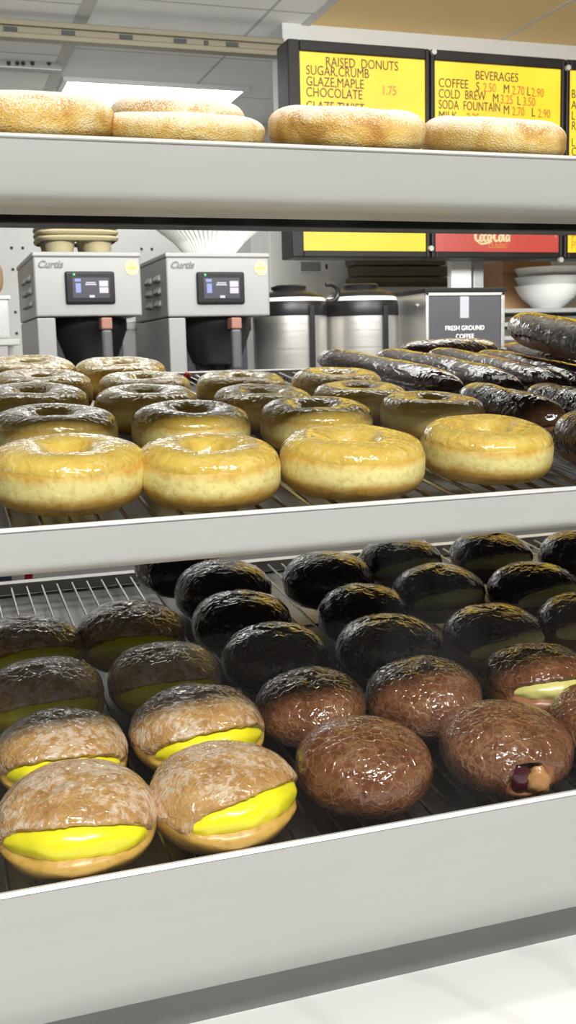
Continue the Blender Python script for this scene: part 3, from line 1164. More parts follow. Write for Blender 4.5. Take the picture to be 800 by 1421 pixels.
def bar(a, b_, h, label, k, s=1.0, sl=1.0, dh=0.0):
    pa, pb = MID.hit(*a, h), MID.hit(*b_, h + dh)
    mid_ = (pa + pb) / 2
    ex = (pb - pa).normalized()
    ez = (MID.n - ex * MID.n.dot(ex)).normalized()
    ey = ez.cross(ex)
    L = (pb - pa).length
    R = Matrix.Identity(4)
    for i in range(3):
        R[i][0], R[i][1], R[i][2] = ex[i], ey[i], ez[i]
    sx = L / 0.150 * sl
    e = bpy.data.objects.new('chocolate_bar_donut', None)
    COL.objects.link(e)
    e.matrix_world = Matrix.Translation(mid_) @ R @ Matrix.Diagonal((sx, s, s, 1))
    tag(e, label, 'donut', 'chocolate bar donuts on the middle tray')
    for nm, me in zip(('dough', 'icing'), BARS[k % 3]):
        obj(nm, me, e)
    if h < 0.03:
        for q in (0.12, 0.37, 0.63, 0.88):
            c_ = pa + (pb - pa) * q - MID.o
            BAR_PTS.append((c_.dot(MID.e1), c_.dot(MID.e2), 0.0175 * s))
    return e


bar((447, 498), (640, 541), 0.0180, 'long chocolate bar donut nearest the two coffee urns', 0, 1.0)
bar((527, 497), (722, 541), 0.0180, 'long chocolate bar donut second from the urns, parallel to the first', 1, 1.0)
bar((598, 496), (790, 540), 0.0180, 'long chocolate bar donut third from the urns, beneath the grinder sign', 2, 1.0)
bar((664, 497), (850, 540), 0.0180, 'long chocolate bar donut fourth from the urns, mid right', 0, 0.95)
bar((556, 489), (690, 486), 0.0180, 'chocolate bar donut lying crosswise at the back under the grinder', 1, 0.9)
bar((700, 488), (860, 524), 0.0200, 'chocolate bar donut just below the topmost one at right', 1, 1.0)
bar((716, 452), (870, 488), 0.060, 'topmost chocolate bar donut lying on the others at the right edge', 2, 1.2)
bar((648, 551), (778, 588), 0.0180, 'dark smooth chocolate bar donut behind the front right glazed ring', 0, 1.1)
bar((740, 549), (880, 590), 0.0180, 'dark chocolate bar donut at the right edge, behind the front ones', 1, 1.0)
bar((788, 598), (900, 636), 0.0180, 'chocolate bar donut at the right edge beside the front right ring', 2, 1.2)

# --- bottom tray: filled donuts; columns from the left, rows from the front
settle(MID, 0.0485, BAR_PTS, 0.91, 0.95)
TRAY_NOW[0] = LOW
nth = ['front', 'second from front', 'third from front', 'fourth from front', 'fifth from front', 'sixth from front']
HF = 0.0270
cust = [[(110, 1150, 1.13, -8), (86, 1047, 1.05, -4), (62, 970, 1.08, 0), (42, 903, 1.08, 6)],
        [(312, 1110, 1.12, 24), (275, 1014, 1.12, 6), (229, 945, 1.08, -6), (182, 884, 1.12, -6)]]
k = 0
for c, colm in enumerate(cust):
    for r, (px, py, s, rz) in enumerate(colm):
        lab = 'yellow custard donut with sugar glaze, %s in the %s column, bottom tray' % (nth[r], ('leftmost', 'second')[c])
        rnd = random.Random(300 + k)
        Mx = place(LOW, px, py, HF, R_(rz), R_(rnd.uniform(-1.5, 1.5)), R_(rnd.uniform(-1.5, 1.5)), s)
        donut('custard_donut', lab, 'custard donuts on the bottom tray', CUST[k % 4], Mx)
        k += 1
col3 = [(506, 1062, 1.09, BROWN), (433, 982, 1.00, BROWN), (382, 914, 1.05, CHOC), (336, 866, 1.08, CHOC), (308, 820, 1.12, CHOC), (250, 790, 1.1, CHOC)]
col4 = [(702, 1038, 1.07, HOLE), (590, 968, 1.06, BROWN), (540, 899, 1.05, CHOC), (506, 854, 1.04, CHOC), (455, 806, 1.10, CHOC)]
for cn, colm in (('third', col3), ('fourth', col4)):
    for r, (px, py, s, kind) in enumerate(colm):
        rnd = random.Random(400 + k)
        if kind is HOLE:
            lab = 'large brown glazed donut with dark jelly showing in a hole, front of bottom tray'
            grp, rz, nm = 'brown glazed donuts on the bottom tray', -17, 'jelly_donut'
        elif kind is BROWN:
            lab = 'brown glazed donut without visible filling, %s in the %s column, bottom tray' % (nth[r], cn)
            grp, rz, nm = 'brown glazed donuts on the bottom tray', rnd.uniform(-40, 40), 'jelly_donut'
        else:
            lab = 'dark chocolate iced round donut, %s in the %s column, bottom tray' % (nth[r], cn)
            grp, rz, nm = 'chocolate donuts on the bottom tray', rnd.uniform(-60, 60), 'chocolate_donut'
        Mx = place(LOW, px, py, HF, R_(rz), R_(rnd.uniform(-1.5, 1.5)), R_(rnd.uniform(-1.5, 1.5)), s)
        e = donut(nm, lab, grp, kind[k % len(kind)], Mx)
        if kind is HOLE:
            obj('torn_crumb', TORN_ME, e)
        k += 1
for px, py, s, rz, kind, nm, lab in [
    (752, 946, 1.04, 4, BRCUST, 'custard_donut', 'brown glazed donut with pale custard slit, behind the jelly donut at right'),
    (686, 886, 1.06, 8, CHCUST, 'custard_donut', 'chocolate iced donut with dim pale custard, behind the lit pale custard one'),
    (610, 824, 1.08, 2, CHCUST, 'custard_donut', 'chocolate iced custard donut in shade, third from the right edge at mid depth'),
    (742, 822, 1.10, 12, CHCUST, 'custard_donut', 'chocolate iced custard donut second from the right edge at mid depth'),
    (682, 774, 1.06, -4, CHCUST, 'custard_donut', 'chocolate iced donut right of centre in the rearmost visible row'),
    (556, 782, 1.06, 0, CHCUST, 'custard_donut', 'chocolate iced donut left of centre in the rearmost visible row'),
    (815, 868, 1.06, -10, CHCUST, 'custard_donut', 'chocolate iced custard donut cut by the right edge above the lit one'),
    (806, 774, 1.08, 5, CHOC, 'chocolate_donut', 'chocolate iced donut at the right edge of the rearmost visible row'),
    (842, 1000, 1.0, 0, BROWN, 'jelly_donut', 'brown glazed donut barely showing at the right edge beside the jelly donut'),
]:
    rnd = random.Random(500 + k)
    Mx = place(LOW, px, py, HF, R_(rz), R_(rnd.uniform(-1.5, 1.5)), R_(rnd.uniform(-1.5, 1.5)), s)
    donut(nm, lab, 'custard and chocolate donuts at the right of the bottom tray', kind[k % len(kind)], Mx)
    k += 1

settle(LOW, 0.0455, (), 0.945, 0.99)

# ------------------------------------------------------------------ BACK COUNTER AND ITS MACHINES
YM = 2.45
ZB = 1.45 - 0.31
struct(MB().box((-1.5, YM - 0.12, ZB - 0.04), (4, YW, ZB)).build('back_counter_top', M['counterback'], bevel=0.004))
struct(MB().box((-1.5, YM - 0.08, 0), (4, YW, ZB - 0.04)).build('back_counter_base', M['cabinet']))


def brewer(fx0, fx1, ytop, ybot, colx, label, Y=YM):
    """fx0, fx1: pixel columns of the head's front; ytop, ybot: its rows; colx: right edge of the left leg"""
    a, c = at_y(fx0, ytop, Y), at_y(fx1, ybot, Y)
    x0, x1, zt, zb = a.x, c.x, a.z, c.z
    D = 0.40
    t = thing('coffee_brewer', label, 'coffee machine', ((x0 + x1) / 2, Y + D / 2, ZB), 'coffee brewers on the back counter')
    MB().box((x0, Y, zb), (x1, Y + D, zt - 0.004)).build('brewer_head', M['whitepanel'], t, bevel=0.004)
    MB().box((x0 - 0.002, Y - 0.003, zt - 0.005), (x1 + 0.002, Y + D, zt + 0.006)).build('top_cover', M['whitepanel'], t, bevel=0.003)
    xc = at_y(colx, ybot, Y).x
    MB().box((x0 + 0.001, Y + 0.002, ZB + 0.05), (xc, Y + D, zb - 0.002)).build('side_column', M['whitepanel'], t, bevel=0.003)
    MB().box((xc, Y + 0.28, ZB + 0.05), (x1 - 0.004, Y + D, zb - 0.001)).build('rear_panel', M['whitepanel'], t, bevel=0.003)
    MB().box((xc + 0.0005, Y + 0.10, zb - 0.17), (x1 - 0.030, Y + 0.279, zb - 0.001)).build('brew_cavity', M['cavity'], t)
    MB().box((x0, Y - 0.02, ZB), (x1, Y + D, ZB + 0.05)).build('base', M['whitepanel'], t, bevel=0.004)
    # brew basket: black funnel with long handle
    bx0, bx1 = xc + 0.004, x1 - 0.018
    cx = (bx0 + bx1) / 2
    hw = (bx1 - bx0) / 2
    b = MB()
    prof = [(hw, zb - 0.003), (hw, zb - 0.030), (hw * 0.97, zb - 0.034), (hw * 0.68, zb - 0.105), (hw * 0.60, zb - 0.112), (hw * 0.2, zb - 0.114)]
    b.lathe((cx, Y + 0.115, 0), [(r, z) for r, z in reversed(prof)], 36)
    bk = b.build('brew_basket', M['blackplastic'], t, smooth=True)
    hx = cx + hw * 0.22
    h = MB().box((hx - 0.012, Y - 0.020, zb - 0.125), (hx + 0.012, Y - 0.002, zb - 0.030))
    hd = h.build('basket_handle', M['handlegrey'], bk, bevel=0.006)
    MB().box((hx - 0.0125, Y - 0.0215, zb - 0.030), (hx + 0.0125, Y + 0.02, zb - 0.004)).build('handle_bracket', M['copper'], bk, bevel=0.003)
    b = MB()
    for dx in (-0.5, -0.1, 0.3):
        b.lathe((cx + hw * dx, Y + 0.10, 0), [(0.006, zb - 0.124), (0.008, zb - 0.113)], 14)
    b.build('drip_nubs', M['blackplastic'], bk, smooth=True)
    # touch screen
    W, H = x1 - x0, zt - zb
    sx0, sx1, sz0, sz1 = x0 + W * 0.28, x0 + W * 0.745, zb + H * 0.20, zb + H * 0.73
    sc_ = MB().box((sx0, Y - 0.008, sz0), (sx1, Y + 0.002, sz1)).build('touch_screen', M['blackplastic'], t, bevel=0.006, seg=3)
    dx0, dx1, dz0, dz1 = sx0 + 0.016, sx1 - 0.013, sz0 + 0.013, sz1 - 0.014
    MB().box((dx0, Y - 0.0088, dz0), (dx1, Y - 0.0075, dz1)).build('display', M['screen'], sc_)
    dw, dh = dx1 - dx0, dz1 - dz0

    def ui(u0, u1, v0, v1, nm, mt):
        MB().box((dx0 + dw * u0, Y - 0.0098, dz0 + dh * v0), (dx0 + dw * u1, Y - 0.0089, dz0 + dh * v1)).build(nm, M[mt], sc_, bevel=0.0012)
    ui(0.06, 0.22, 0.80, 0.94, 'screen_icon', 'ui_blue')
    ui(0.08, 0.22, 0.26, 0.72, 'screen_icon', 'ui_blue')
    ui(0.36, 0.62, 0.72, 0.78, 'screen_icon', 'ui_white')
    ui(0.34, 0.64, 0.63, 0.69, 'screen_icon', 'ui_white')
    ui(0.72, 0.96, 0.56, 0.84, 'screen_icon', 'ui_white')
    ui(0.72, 0.96, 0.24, 0.52, 'screen_icon', 'ui_white')
    ui(0.44, 0.58, 0.02, 0.14, 'screen_icon', 'ui_white')
    MB().lathe((0, 0, 0), [(0.0022, -0.0006), (0.0022, 0.0006)], 12)
    MB().box((sx0 + 0.018, Y - 0.0090, sz1 - 0.0095), (sx0 + 0.0225, Y - 0.0078, sz1 - 0.005)).build('screen_led', M['led'], sc_)
    # round sticker
    b = MB()
    c_ = Vector((x0 + W * 0.915, 0, zb + H * 0.79))
    n_ = 28
    ring = [(c_.x + 0.0155 * math.cos(2 * PI * i / n_), c_.z + 0.0165 * math.sin(2 * PI * i / n_)) for i in range(n_)]
    b.add([(x, Y - 0.0015, z) for x, z in ring] + [(x, Y + 0.001, z) for x, z in ring],
          [tuple(range(n_))] + [(i, i + n_, (i + 1) % n_ + n_, (i + 1) % n_) for i in range(n_)])
    st = b.build('round_sticker', M['sticker'], t)
    MB().box((c_.x - 0.010, Y - 0.0022, c_.z - 0.002), (c_.x + 0.010, Y - 0.0014, c_.z + 0.002)).box((c_.x - 0.0015, Y - 0.0022, c_.z + 0.003), (c_.x + 0.0015, Y - 0.0014, c_.z + 0.011)).build('sticker_print', M['sticker_ink'], st)
    # script maker's mark
    text_part('maker_mark', 'Curtis', 0.022, M['logo_grey'], t, (x0 + W * 0.035, Y - 0.0012, zb + H * 0.79), 1.0, shear=0.35, bold=0.0006)
    # louvres on the left side
    for r in range(3):
        for c2 in range(2):
            y_ = Y + 0.07 + c2 * 0.10
            z_ = zt - H * (0.30 + 0.21 * r)
            lv = MB().add([(x0, y_, z_ - 0.010), (x0, y_ + 0.062, z_ - 0.010), (x0 - 0.007, y_ + 0.062, z_ - 0.008), (x0 - 0.007, y_, z_ - 0.008), (x0, y_, z_ + 0.004), (x0, y_ + 0.062, z_ + 0.004)],
                     [(3, 2, 5, 4), (0, 1, 2, 3), (0, 3, 4), (1, 5, 2)]).build('louvre', M['whitepanel'], t)
            MB().box((x0 - 0.0076, y_ + 0.002, z_ - 0.0125), (x0 - 0.0003, y_ + 0.060, z_ - 0.0085)).build('louvre_gap', M['louvre'], lv)
    return t, x0, x1, zt


L_, lx0, lx1, lzt = brewer(45, 198, 353, 438, 77, 'left coffee brewer with a black screen, pulp cup carriers on top')
R2, rx0, rx1, rzt = brewer(230, 375.5, 354, 438, 258, 'right coffee brewer with a black screen, paper filters on top')

# pulp cup carriers stacked on the left brewer
pa, pb = at_y(56, 352, YM + 0.12), at_y(171, 352, YM + 0.12)
cxm, cwm = (pa.x + pb.x) / 2, (pb.x - pa.x) / 2
for k in range(4):
    zz = lzt + 0.007 + k * 0.0135
    lab = ['pulp cup carrier at the bottom of the stack on the left brewer', 'second pulp cup carrier from the bottom of the stack', 'third pulp cup carrier from the bottom of the stack',
           'topmost pulp cup carrier of the stack on the left brewer'][k]
    t = thing('cup_carrier', lab, 'cup carrier', (cxm, YM + 0.22, zz), 'pulp cup carriers on the left brewer')
    n_ = 64

    def sq(r, z, wob=0.0):
        out = []
        for i in range(n_):
            a_ = 2 * PI * i / n_
            ca, sa = sgnpow(math.cos(a_), 0.35), sgnpow(math.sin(a_), 0.35)
            out.append(Vector((cxm + r * ca, YM + 0.22 + r * sa * 0.95, zz + z + wob * math.cos(4 * a_) * 0.5)))
        return out
    b = MB()
    loops = [sq(cwm * 0.93, 0.039), sq(cwm * 0.97, 0.041, 0.001), sq(cwm * 1.0, 0.046, 0.001), sq(cwm * 0.985, 0.050, 0.001), sq(cwm * 0.9, 0.050), sq(cwm * 0.88, 0.046)]
    vs = [v for l in loops for v in l]
    fs = [(i * n_ + j, i * n_ + (j + 1) % n_, (i + 1) * n_ + (j + 1) % n_, (i + 1) * n_ + j) for i in range(len(loops) - 1) for j in range(n_)]
    b.add(vs, fs)
    b.build('tray_rim', M['pulp'], t, smooth=True)
    b = MB()
    for sx in (-1, 1):
        for sy in (-1, 1):
            b.lathe((cxm + sx * cwm * 0.46, YM + 0.22 + sy * cwm * 0.44, zz), [(cwm * 0.28, 0.0005), (cwm * 0.31, 0.004), (cwm * 0.36, 0.030), (cwm * 0.39, 0.045)], 24, cap=False)
    b.build('cup_pockets', M['pulp'], t, smooth=True)

# paper filters stacked on the right brewer
fc = at_y(297, 352, YM + 0.16)
t = thing('coffee_filters', 'white pleated paper coffee filters nested on top of the right brewer', 'coffee filters', (fc.x, YM + 0.2, rzt + 0.007))
n_ = 120
r0_, r1_ = (at_y(325, 352, YM + 0.2).x - at_y(268, 352, YM + 0.2).x) / 2, (at_y(348, 318, YM + 0.2).x - at_y(222, 318, YM + 0.2).x) / 2


def pleat(r, z, amp):
    return [Vector((fc.x + (r + amp * (1 if i % 2 else -1)) * math.cos(2 * PI * i / n_), YM + 0.2 + (r + amp * (1 if i % 2 else -1)) * math.sin(2 * PI * i / n_), rzt + 0.007 + z)) for i in range(n_)]


for q in range(3):
    zz = q * 0.008
    loops = [pleat(0.004, 0.001 + zz, 0), pleat(r0_, 0.001 + zz, 0.0), pleat(r0_ * 1.04, 0.006 + zz, 0.0012), pleat(r0_ + (r1_ - r0_) * 0.5, 0.042 + zz, 0.003), pleat(r1_ * 1.18, 0.085 + zz, 0.0045)]
    b = MB().add([v for l in loops for v in l], [(i * n_ + j, i * n_ + (j + 1) % n_, (i + 1) * n_ + (j + 1) % n_, (i + 1) * n_ + j) for i in range(len(loops) - 1) for j in range(n_)])
    o = b.build('filter_cup', M['paper'], t)
    sd = o.modifiers.new('thick', 'SOLIDIFY')
    sd.thickness = 0.0005


# airpots
def airpot(xl_, xr_, ylid, yshoul, ybody, label, Y, loop):
    a, c = at_y(xl_, ybody, Y), at_y(xr_, ybody, Y)
    r = (c.x - a.x) / 2
    cx = (a.x + c.x) / 2
    z_b, z_s, z_l = at_y((xl_ + xr_) / 2, ybody, Y - r).z, at_y((xl_ + xr_) / 2, yshoul, Y).z, at_y((xl_ + xr_) / 2, ylid, Y).z
    t = thing('coffee_urn', label, 'coffee urn', (cx, Y, ZB), 'coffee urns on the back counter')
    c0 = (cx, Y, 0)
    MB().lathe(c0, [(r * 0.9, ZB + 0.001), (r * 0.98, ZB + 0.008), (r * 0.985, ZB + 0.03), (r * 0.97, ZB + 0.04)], 56).build('foot', M['blackplastic'], t, smooth=True)
    MB().lathe(c0, [(r * 0.97, ZB + 0.038), (r, ZB + 0.045), (r, z_b)], 56).build('steel_body', M['stainless'], t, smooth=True)
    hs = z_s - z_b
    MB().lathe(c0, [(r * 1.015, z_b - 0.001), (r * 1.02, z_b + 0.004), (r * 1.0, z_b + hs * 0.55), (r * 0.93, z_b + hs * 0.80), (r * 0.80, z_s - 0.002), (r * 0.50, z_s + 0.004)], 56).build('shoulder', M['blackplastic'], t, smooth=True)
    MB().lathe(c0, [(r * 0.995, z_b + hs * 0.60), (r * 0.965, z_b + hs * 0.74), (r * 0.95, z_b + hs * 0.76)], 56, cap=False).build('shoulder_band', M['rim'], t, smooth=True)
    hl = z_l - z_s
    MB().lathe(c0, [(r * 0.55, z_s), (r * 0.50, z_s + hl * 0.25), (r * 0.46, z_s + hl * 0.35), (r * 0.48, z_s + hl * 0.8), (r * 0.44, z_l - 0.001), (r * 0.2, z_l)], 48).build('lid', M['blackplastic'], t, smooth=True)
    # sight glass down the front, spout above it
    sgx = cx + r * 0.28
    MB().box((sgx - 0.007, Y - r * 0.99 - 0.006, ZB + 0.09), (sgx + 0.007, Y - r * 0.90, z_b + 0.022)).build('sight_gauge', M['blackplastic'], t, bevel=0.002)
    # side handle loops
    for sgn in loop:
        pts = []
        for q in range(14):
            a_ = -0.4 + q / 13 * (PI + 0.8)
            pts.append(Vector((cx + sgn * (r * 0.86 + 0.024 * math.sin(a_)), Y - r * 0.80, z_s - 0.016 - 0.022 * math.cos(a_) + 0.012)))
        MB().tube(pts, 0.0065, 8).build('carry_handle', M['blackplastic'], t, smooth=True)
    return t


airpot(352, 450, 396, 407, 437, 'steel coffee urn with black top partly behind the right brewer', 2.66, (1,))
airpot(453, 548, 394, 405, 437, 'steel coffee urn with black top between other urn and grinder', 2.66, ())

# coffee grinder / bean box with sign
gY = 2.5
a, c = at_y(591, 404, gY), at_y(700, 490, gY)
gx0, gx1, gz1 = a.x, c.x, a.z
gz0 = ZB
t = thing('coffee_grinder', 'steel coffee grinder box with dark sign reading fresh ground coffee', 'coffee grinder', ((gx0 + gx1) / 2, gY + 0.2, ZB))
gD = 0.55
MB().box((gx0, gY + 0.004, gz0), (gx1, gY + gD, gz1 - 0.003)).build('housing', M['steel'], t, bevel=0.002)
MB().box((gx0 - 0.004, gY - 0.006, gz1 - 0.003), (gx1 + 0.006, gY + gD + 0.004, gz1 + 0.008)).build('lid', M['blackplastic'], t, bevel=0.002)
b = MB()
for a_, b_ in (((gx0, gz0), (gx0 + 0.008, gz1 - 0.004)), ((gx1 - 0.010, gz0), (gx1, gz1 - 0.004)), ((gx0, gz1 - 0.012), (gx1, gz1 - 0.004))):
    b.box((a_[0], gY - 0.003, a_[1]), (b_[0], gY + 0.004, b_[1]))
b.build('front_frame', M['steel'], t, bevel=0.001)
zs = gz1 - 0.013
MB().box((gx0 + 0.009, gY - 0.0006, zs - 0.17), (gx1 - 0.011, gY + 0.004, zs)).build('sign_panel', M['panelgrey'], t, bevel=0.002)
gw = gx1 - gx0
MB().box((gx0 + gw * 0.43, gY - 0.0014, zs - 0.056), (gx0 + gw * 0.54, gY - 0.0004, zs - 0.001)).build('sign_stripe', M['stripgrey'], t)
cxg = gx0 + gw * 0.49
z_t = at_y(650, 458, gY).z
text_part('sign_lettering', 'FRESH GROUND', 0.0168, M['letters'], t, (cxg, gY - 0.0012, z_t), 0.92, 'CENTER', bold=0.0004)
text_part('sign_lettering', 'COFFEE', 0.0168, M['letters'], t, (cxg, gY - 0.0012, z_t - 0.0215), 0.92, 'CENTER', bold=0.0004)
MB().box((gx0 + gw * 0.43, gY - 0.0014, zs - 0.16), (gx0 + gw * 0.54, gY - 0.0004, z_t - 0.030)).build('sign_stripe', M['stripgrey'], t)
for px, py in ((555, 430), (577, 426), (593, 422)):
    pass
for k_ in range(3):
    y_ = gY + 0.05 + 0.17 * k_
    b = MB()
    vs = []
    for q in range(12):
        a_ = 2 * PI * q / 12
        vs.append((gx0 - 0.003, y_ + 0.006 * math.cos(a_), gz1 - 0.034 + 0.006 * math.sin(a_)))
    vs.append((gx0 - 0.005, y_, gz1 - 0.034))
    b.add(vs + [(gx0 + 0.001, v[1], v[2]) for v in vs[:12]], [(q, (q + 1) % 12, 12) for q in range(12)] + [(q, 13 + q, 13 + (q + 1) % 12, (q + 1) % 12) for q in range(12)])
    b.build('rivet', M['wire'], t)

# ------------------------------------------------------------------ MENU BOARDS
YS = 2.95


def zat(px, py):
    return at_y(px, py, YS).z


def xat(px, py=200):
    return at_y(px, py, YS).x


bt, bb = at_y(402, 53, YS).z, at_y(402, 357, YS).z
edges = [xat(402, 200), xat(598.5, 220), xat(785, 220), xat(985, 220)]


def menu_board(i, label):
    x0, x1 = edges[i] + 0.002, edges[i + 1] - 0.002
    t = thing('menu_board', label, 'menu board', ((x0 + x1) / 2, YS, bb), 'backlit menu boards')
    fwL, fwR = (0.036, 0.012) if i == 0 else (0.014, 0.012)
    ft, fb = 0.030, 0.020
    ix0, ix1, iz0, iz1 = x0 + fwL, x1 - fwR, bb + fb, bt - ft
    b = MB()
    b.box((x0, YS, bb), (ix0, YS + 0.10, bt)).box((ix1, YS, bb), (x1, YS + 0.10, bt)).box((ix0, YS, bb), (ix1, YS + 0.10, iz0)).box((ix0, YS, iz1), (ix1, YS + 0.10, bt))
    b.build('frame', M['frameblack'], t, bevel=0.004)
    MB().box((x0 + 0.01, YS + 0.101, bb + 0.01), (x1 - 0.01, YS + 0.12, bt - 0.01)).build('back_case', M['frameblack'], t)
    return t, ix0, ix1, iz0, iz1


def line(t, px, py, txt, mat, size, xs=0.78, nm='menu_lettering'):
    p = at_y(px, py, YS + 0.008)
    return text_part(nm, txt, size, mat, t, (p.x, YS + 0.0085, p.z), xs, bold=0.0002)


zsplit = bb + (bt - bb) * 0.28
# board 1
t1, ix0, ix1, iz0, iz1 = menu_board(0, 'left backlit yellow menu board listing raised donuts')
MB().box((ix0, YS + 0.010, zsplit + 0.006), (ix1, YS + 0.06, iz1)).build('menu_panel', M['board_yellow'], t1)
MB().box((ix0, YS + 0.010, iz0), (ix1, YS + 0.06, zsplit - 0.006)).build('lower_panel', M['board_yellow'], t1)
MB().box((ix0, YS + 0.006, zsplit - 0.006), (ix1, YS + 0.06, zsplit + 0.006)).build('divider', M['frameblack'], t1)
S1 = 0.037
ink, pr = M['ink'], M['price']
line(t1, 452, 91.5, 'RAISED  DONUTS', ink, S1)
line(t1, 425, 103, 'SUGAR,CRUMB', ink, S1)
line(t1, 425, 118.5, 'GLAZE,MAPLE', ink, S1)
line(t1, 425, 133.5, 'CHOCOLATE', ink, S1)
line(t1, 530, 131, '1.75', pr, S1 * 0.98, 0.78, 'menu_price')
line(t1, 425, 152.5, 'GLAZE TWIST', ink, S1)
# board 2
t2, ix0, ix1, iz0, iz1 = menu_board(1, 'middle menu board with yellow beverage list above a red cola panel')
MB().box((ix0, YS + 0.010, zsplit + 0.006), (ix1, YS + 0.06, iz1)).build('menu_panel', M['board_yellow'], t2)
MB().box((ix0, YS + 0.010, iz0), (ix1, YS + 0.06, zsplit - 0.006)).build('red_panel', M['board_red'], t2)
MB().box((ix0, YS + 0.006, zsplit - 0.006), (ix1, YS + 0.06, zsplit + 0.006)).build('divider', M['frameblack'], t2)
line(t2, 660, 110, 'BEVERAGES', ink, S1)
line(t2, 609, 120.5, 'COFFEE', ink, S1)
line(t2, 661, 126, 'S', ink, S1)
line(t2, 671, 127, '2.50', pr, S1, 0.70, 'menu_price')
line(t2, 699, 129, 'M', ink, S1)
line(t2, 711, 131, '2.70', pr, S1, 0.70, 'menu_price')
line(t2, 731.5, 132.5, 'L', ink, S1)
line(t2, 738, 134, '2.90', pr, S1, 0.70, 'menu_price')
line(t2, 609, 135.5, 'COLD  BREW', ink, S1, 0.71)
line(t2, 684, 142, 'M', ink, S1)
line(t2, 695, 143.5, '3.25', pr, S1, 0.70, 'menu_price')
line(t2, 718, 145.5, 'L', ink, S1)
line(t2, 726, 146.5, '3.50', pr, S1, 0.70, 'menu_price')
line(t2, 609, 150.5, 'SODA  FOUNTAIN', ink, S1, 0.68)
line(t2, 699, 158, 'M', ink, S1)
line(t2, 711, 160, '2.70', pr, S1, 0.70, 'menu_price')
line(t2, 738, 161.5, 'L', ink, S1)
line(t2, 747, 163, '2.90', pr, S1, 0.70, 'menu_price')
line(t2, 609, 166, 'MILK', ink, S1)
line(t2, 648, 169, '2.25', pr, S1, 0.70, 'menu_price')

# script lettering of the drink's name on the red panel, drawn as brush strokes
def stroke(b, pts, w0, y, n=6):
    """pts: (x, z, width factor); catmull-rom ribbon lying in the panel plane"""
    P = [Vector((p[0], p[1], p[2] if len(p) > 2 else 1.0)) for p in pts]
    out = []
    for i in range(len(P) - 1):
        p0, p1, p2, p3 = P[max(i - 1, 0)], P[i], P[i + 1], P[min(i + 2, len(P) - 1)]
        for k_ in range(n):
            q = k_ / n
            out.append(0.5 * ((2 * p1) + (p2 - p0) * q + (2 * p0 - 5 * p1 + 4 * p2 - p3) * q * q + (3 * p1 - p0 - 3 * p2 + p3) * q ** 3))
    out.append(P[-1])
    vs = []
    for i, p in enumerate(out):
        d = out[min(i + 1, len(out) - 1)] - out[max(i - 1, 0)]
        nn = Vector((-d.y, d.x)).normalized() * (w0 * max(0.15, p.z) / 2)
        yy = y - 0.00002 * i
        vs += [(p.x + nn.x, yy, p.y + nn.y), (p.x - nn.x, yy, p.y - nn.y)]
    b.add(vs, [(2 * i, 2 * i + 1, 2 * i + 3, 2 * i + 2) for i in range(len(out) - 1)])


def script_word(t, px, py, wpx, hpx):
    p0 = at_y(px, py, YS)
    sc = (at_y(px + wpx, py, YS).x - p0.x) / 10.0
    dz = -0.018 / 1.0
    T = lambda pts: [(p0.x + sc * x, p0.z + sc * z + dz * sc * x * 0.0, *r) for x, z, *r in pts]
    b = MB()
    w_ = sc * 0.42
    y = YS + 0.0085
    big = lambda ox: [(ox + 1.9, 3.0, .4), (ox + 1.6, 3.5, .8), (ox + 1.0, 3.3, 1.2), (ox + .4, 2.3, 1.6), (ox + .2, 1.1, 1.7), (ox + .6, .3, 1.3), (ox + 1.3, .5, .8), (ox + 1.9, 1.1, .4)]
    o_ = lambda ox: [(ox + .75, 1.7, .8), (ox + .3, 1.5, 1.1), (ox + .1, .8, 1.3), (ox + .35, .2, 1.0), (ox + .8, .5, 1.1), (ox + .95, 1.2, 1.1), (ox + .75, 1.7, .8)]
    c_ = lambda ox: [(ox + .9, 1.5, .7), (ox + .5, 1.7, 1.0), (ox + .12, 1.0, 1.3), (ox + .4, .2, 1.1), (ox + 1.0, .6, .5)]
    a_ = lambda ox: [(ox + .9, 1.6, .7), (ox + .4, 1.6, 1.0), (ox + .12, .8, 1.3), (ox + .4, .2, 1.0), (ox + .8, .9, .8), (ox + 1.0, 1.6, 1.1), (ox + .95, .5, 1.2), (ox + 1.25, .3, .6)]
    l_ = lambda ox: [(ox + .1, .9, .6), (ox + .7, 2.6, .9), (ox + .65, 3.4, .8), (ox + .35, 2.9, 1.2), (ox + .25, .8, 1.4), (ox + .6, .2, .7)]
    for s_ in (big(0), o_(1.35), c_(2.35), a_(3.3), [(4.4, 1.0, .8), (4.9, 1.15, .8)], big(4.9), o_(6.3), l_(7.3), a_(8.1)):
        stroke(b, T(s_), w_, y)
    stroke(b, T([(.6, .3, .6), (1.6, -.35, 1.0), (3.2, -.2, 1.1), (4.6, .15, .6)]), w_, y - 0.0004)
    stroke(b, T([(5.6, 3.5, .6), (6.4, 2.9, 1.0), (7.4, 2.7, .9), (8.6, 3.0, .4)]), w_, y - 0.0004)
    b.build('script_logo', M['cream'], t)
    b = MB()
    stroke(b, T([(8.9, 2.6, .4), (10.2, 2.7, 1.0), (11.6, 2.75, .3)]), w_, y)
    b.build('logo_flourish', M['gold'], t)


script_word(t2, 661, 335.5, 53, 22)
p = at_y(680, 343.5, YS)
text_part('logo_lettering', 'CLASSIC', 0.019, M['gold'], t2, (p.x, YS + 0.0085, p.z), 0.95, bold=0.0003)
pq = [at_y(x, y_, YS + 0.009) for x, y_ in ((769, 318), (772, 318), (772, 331))]
MB().add(pq, [(0, 2, 1)]).build('panel_corner', M['cream'], t2)
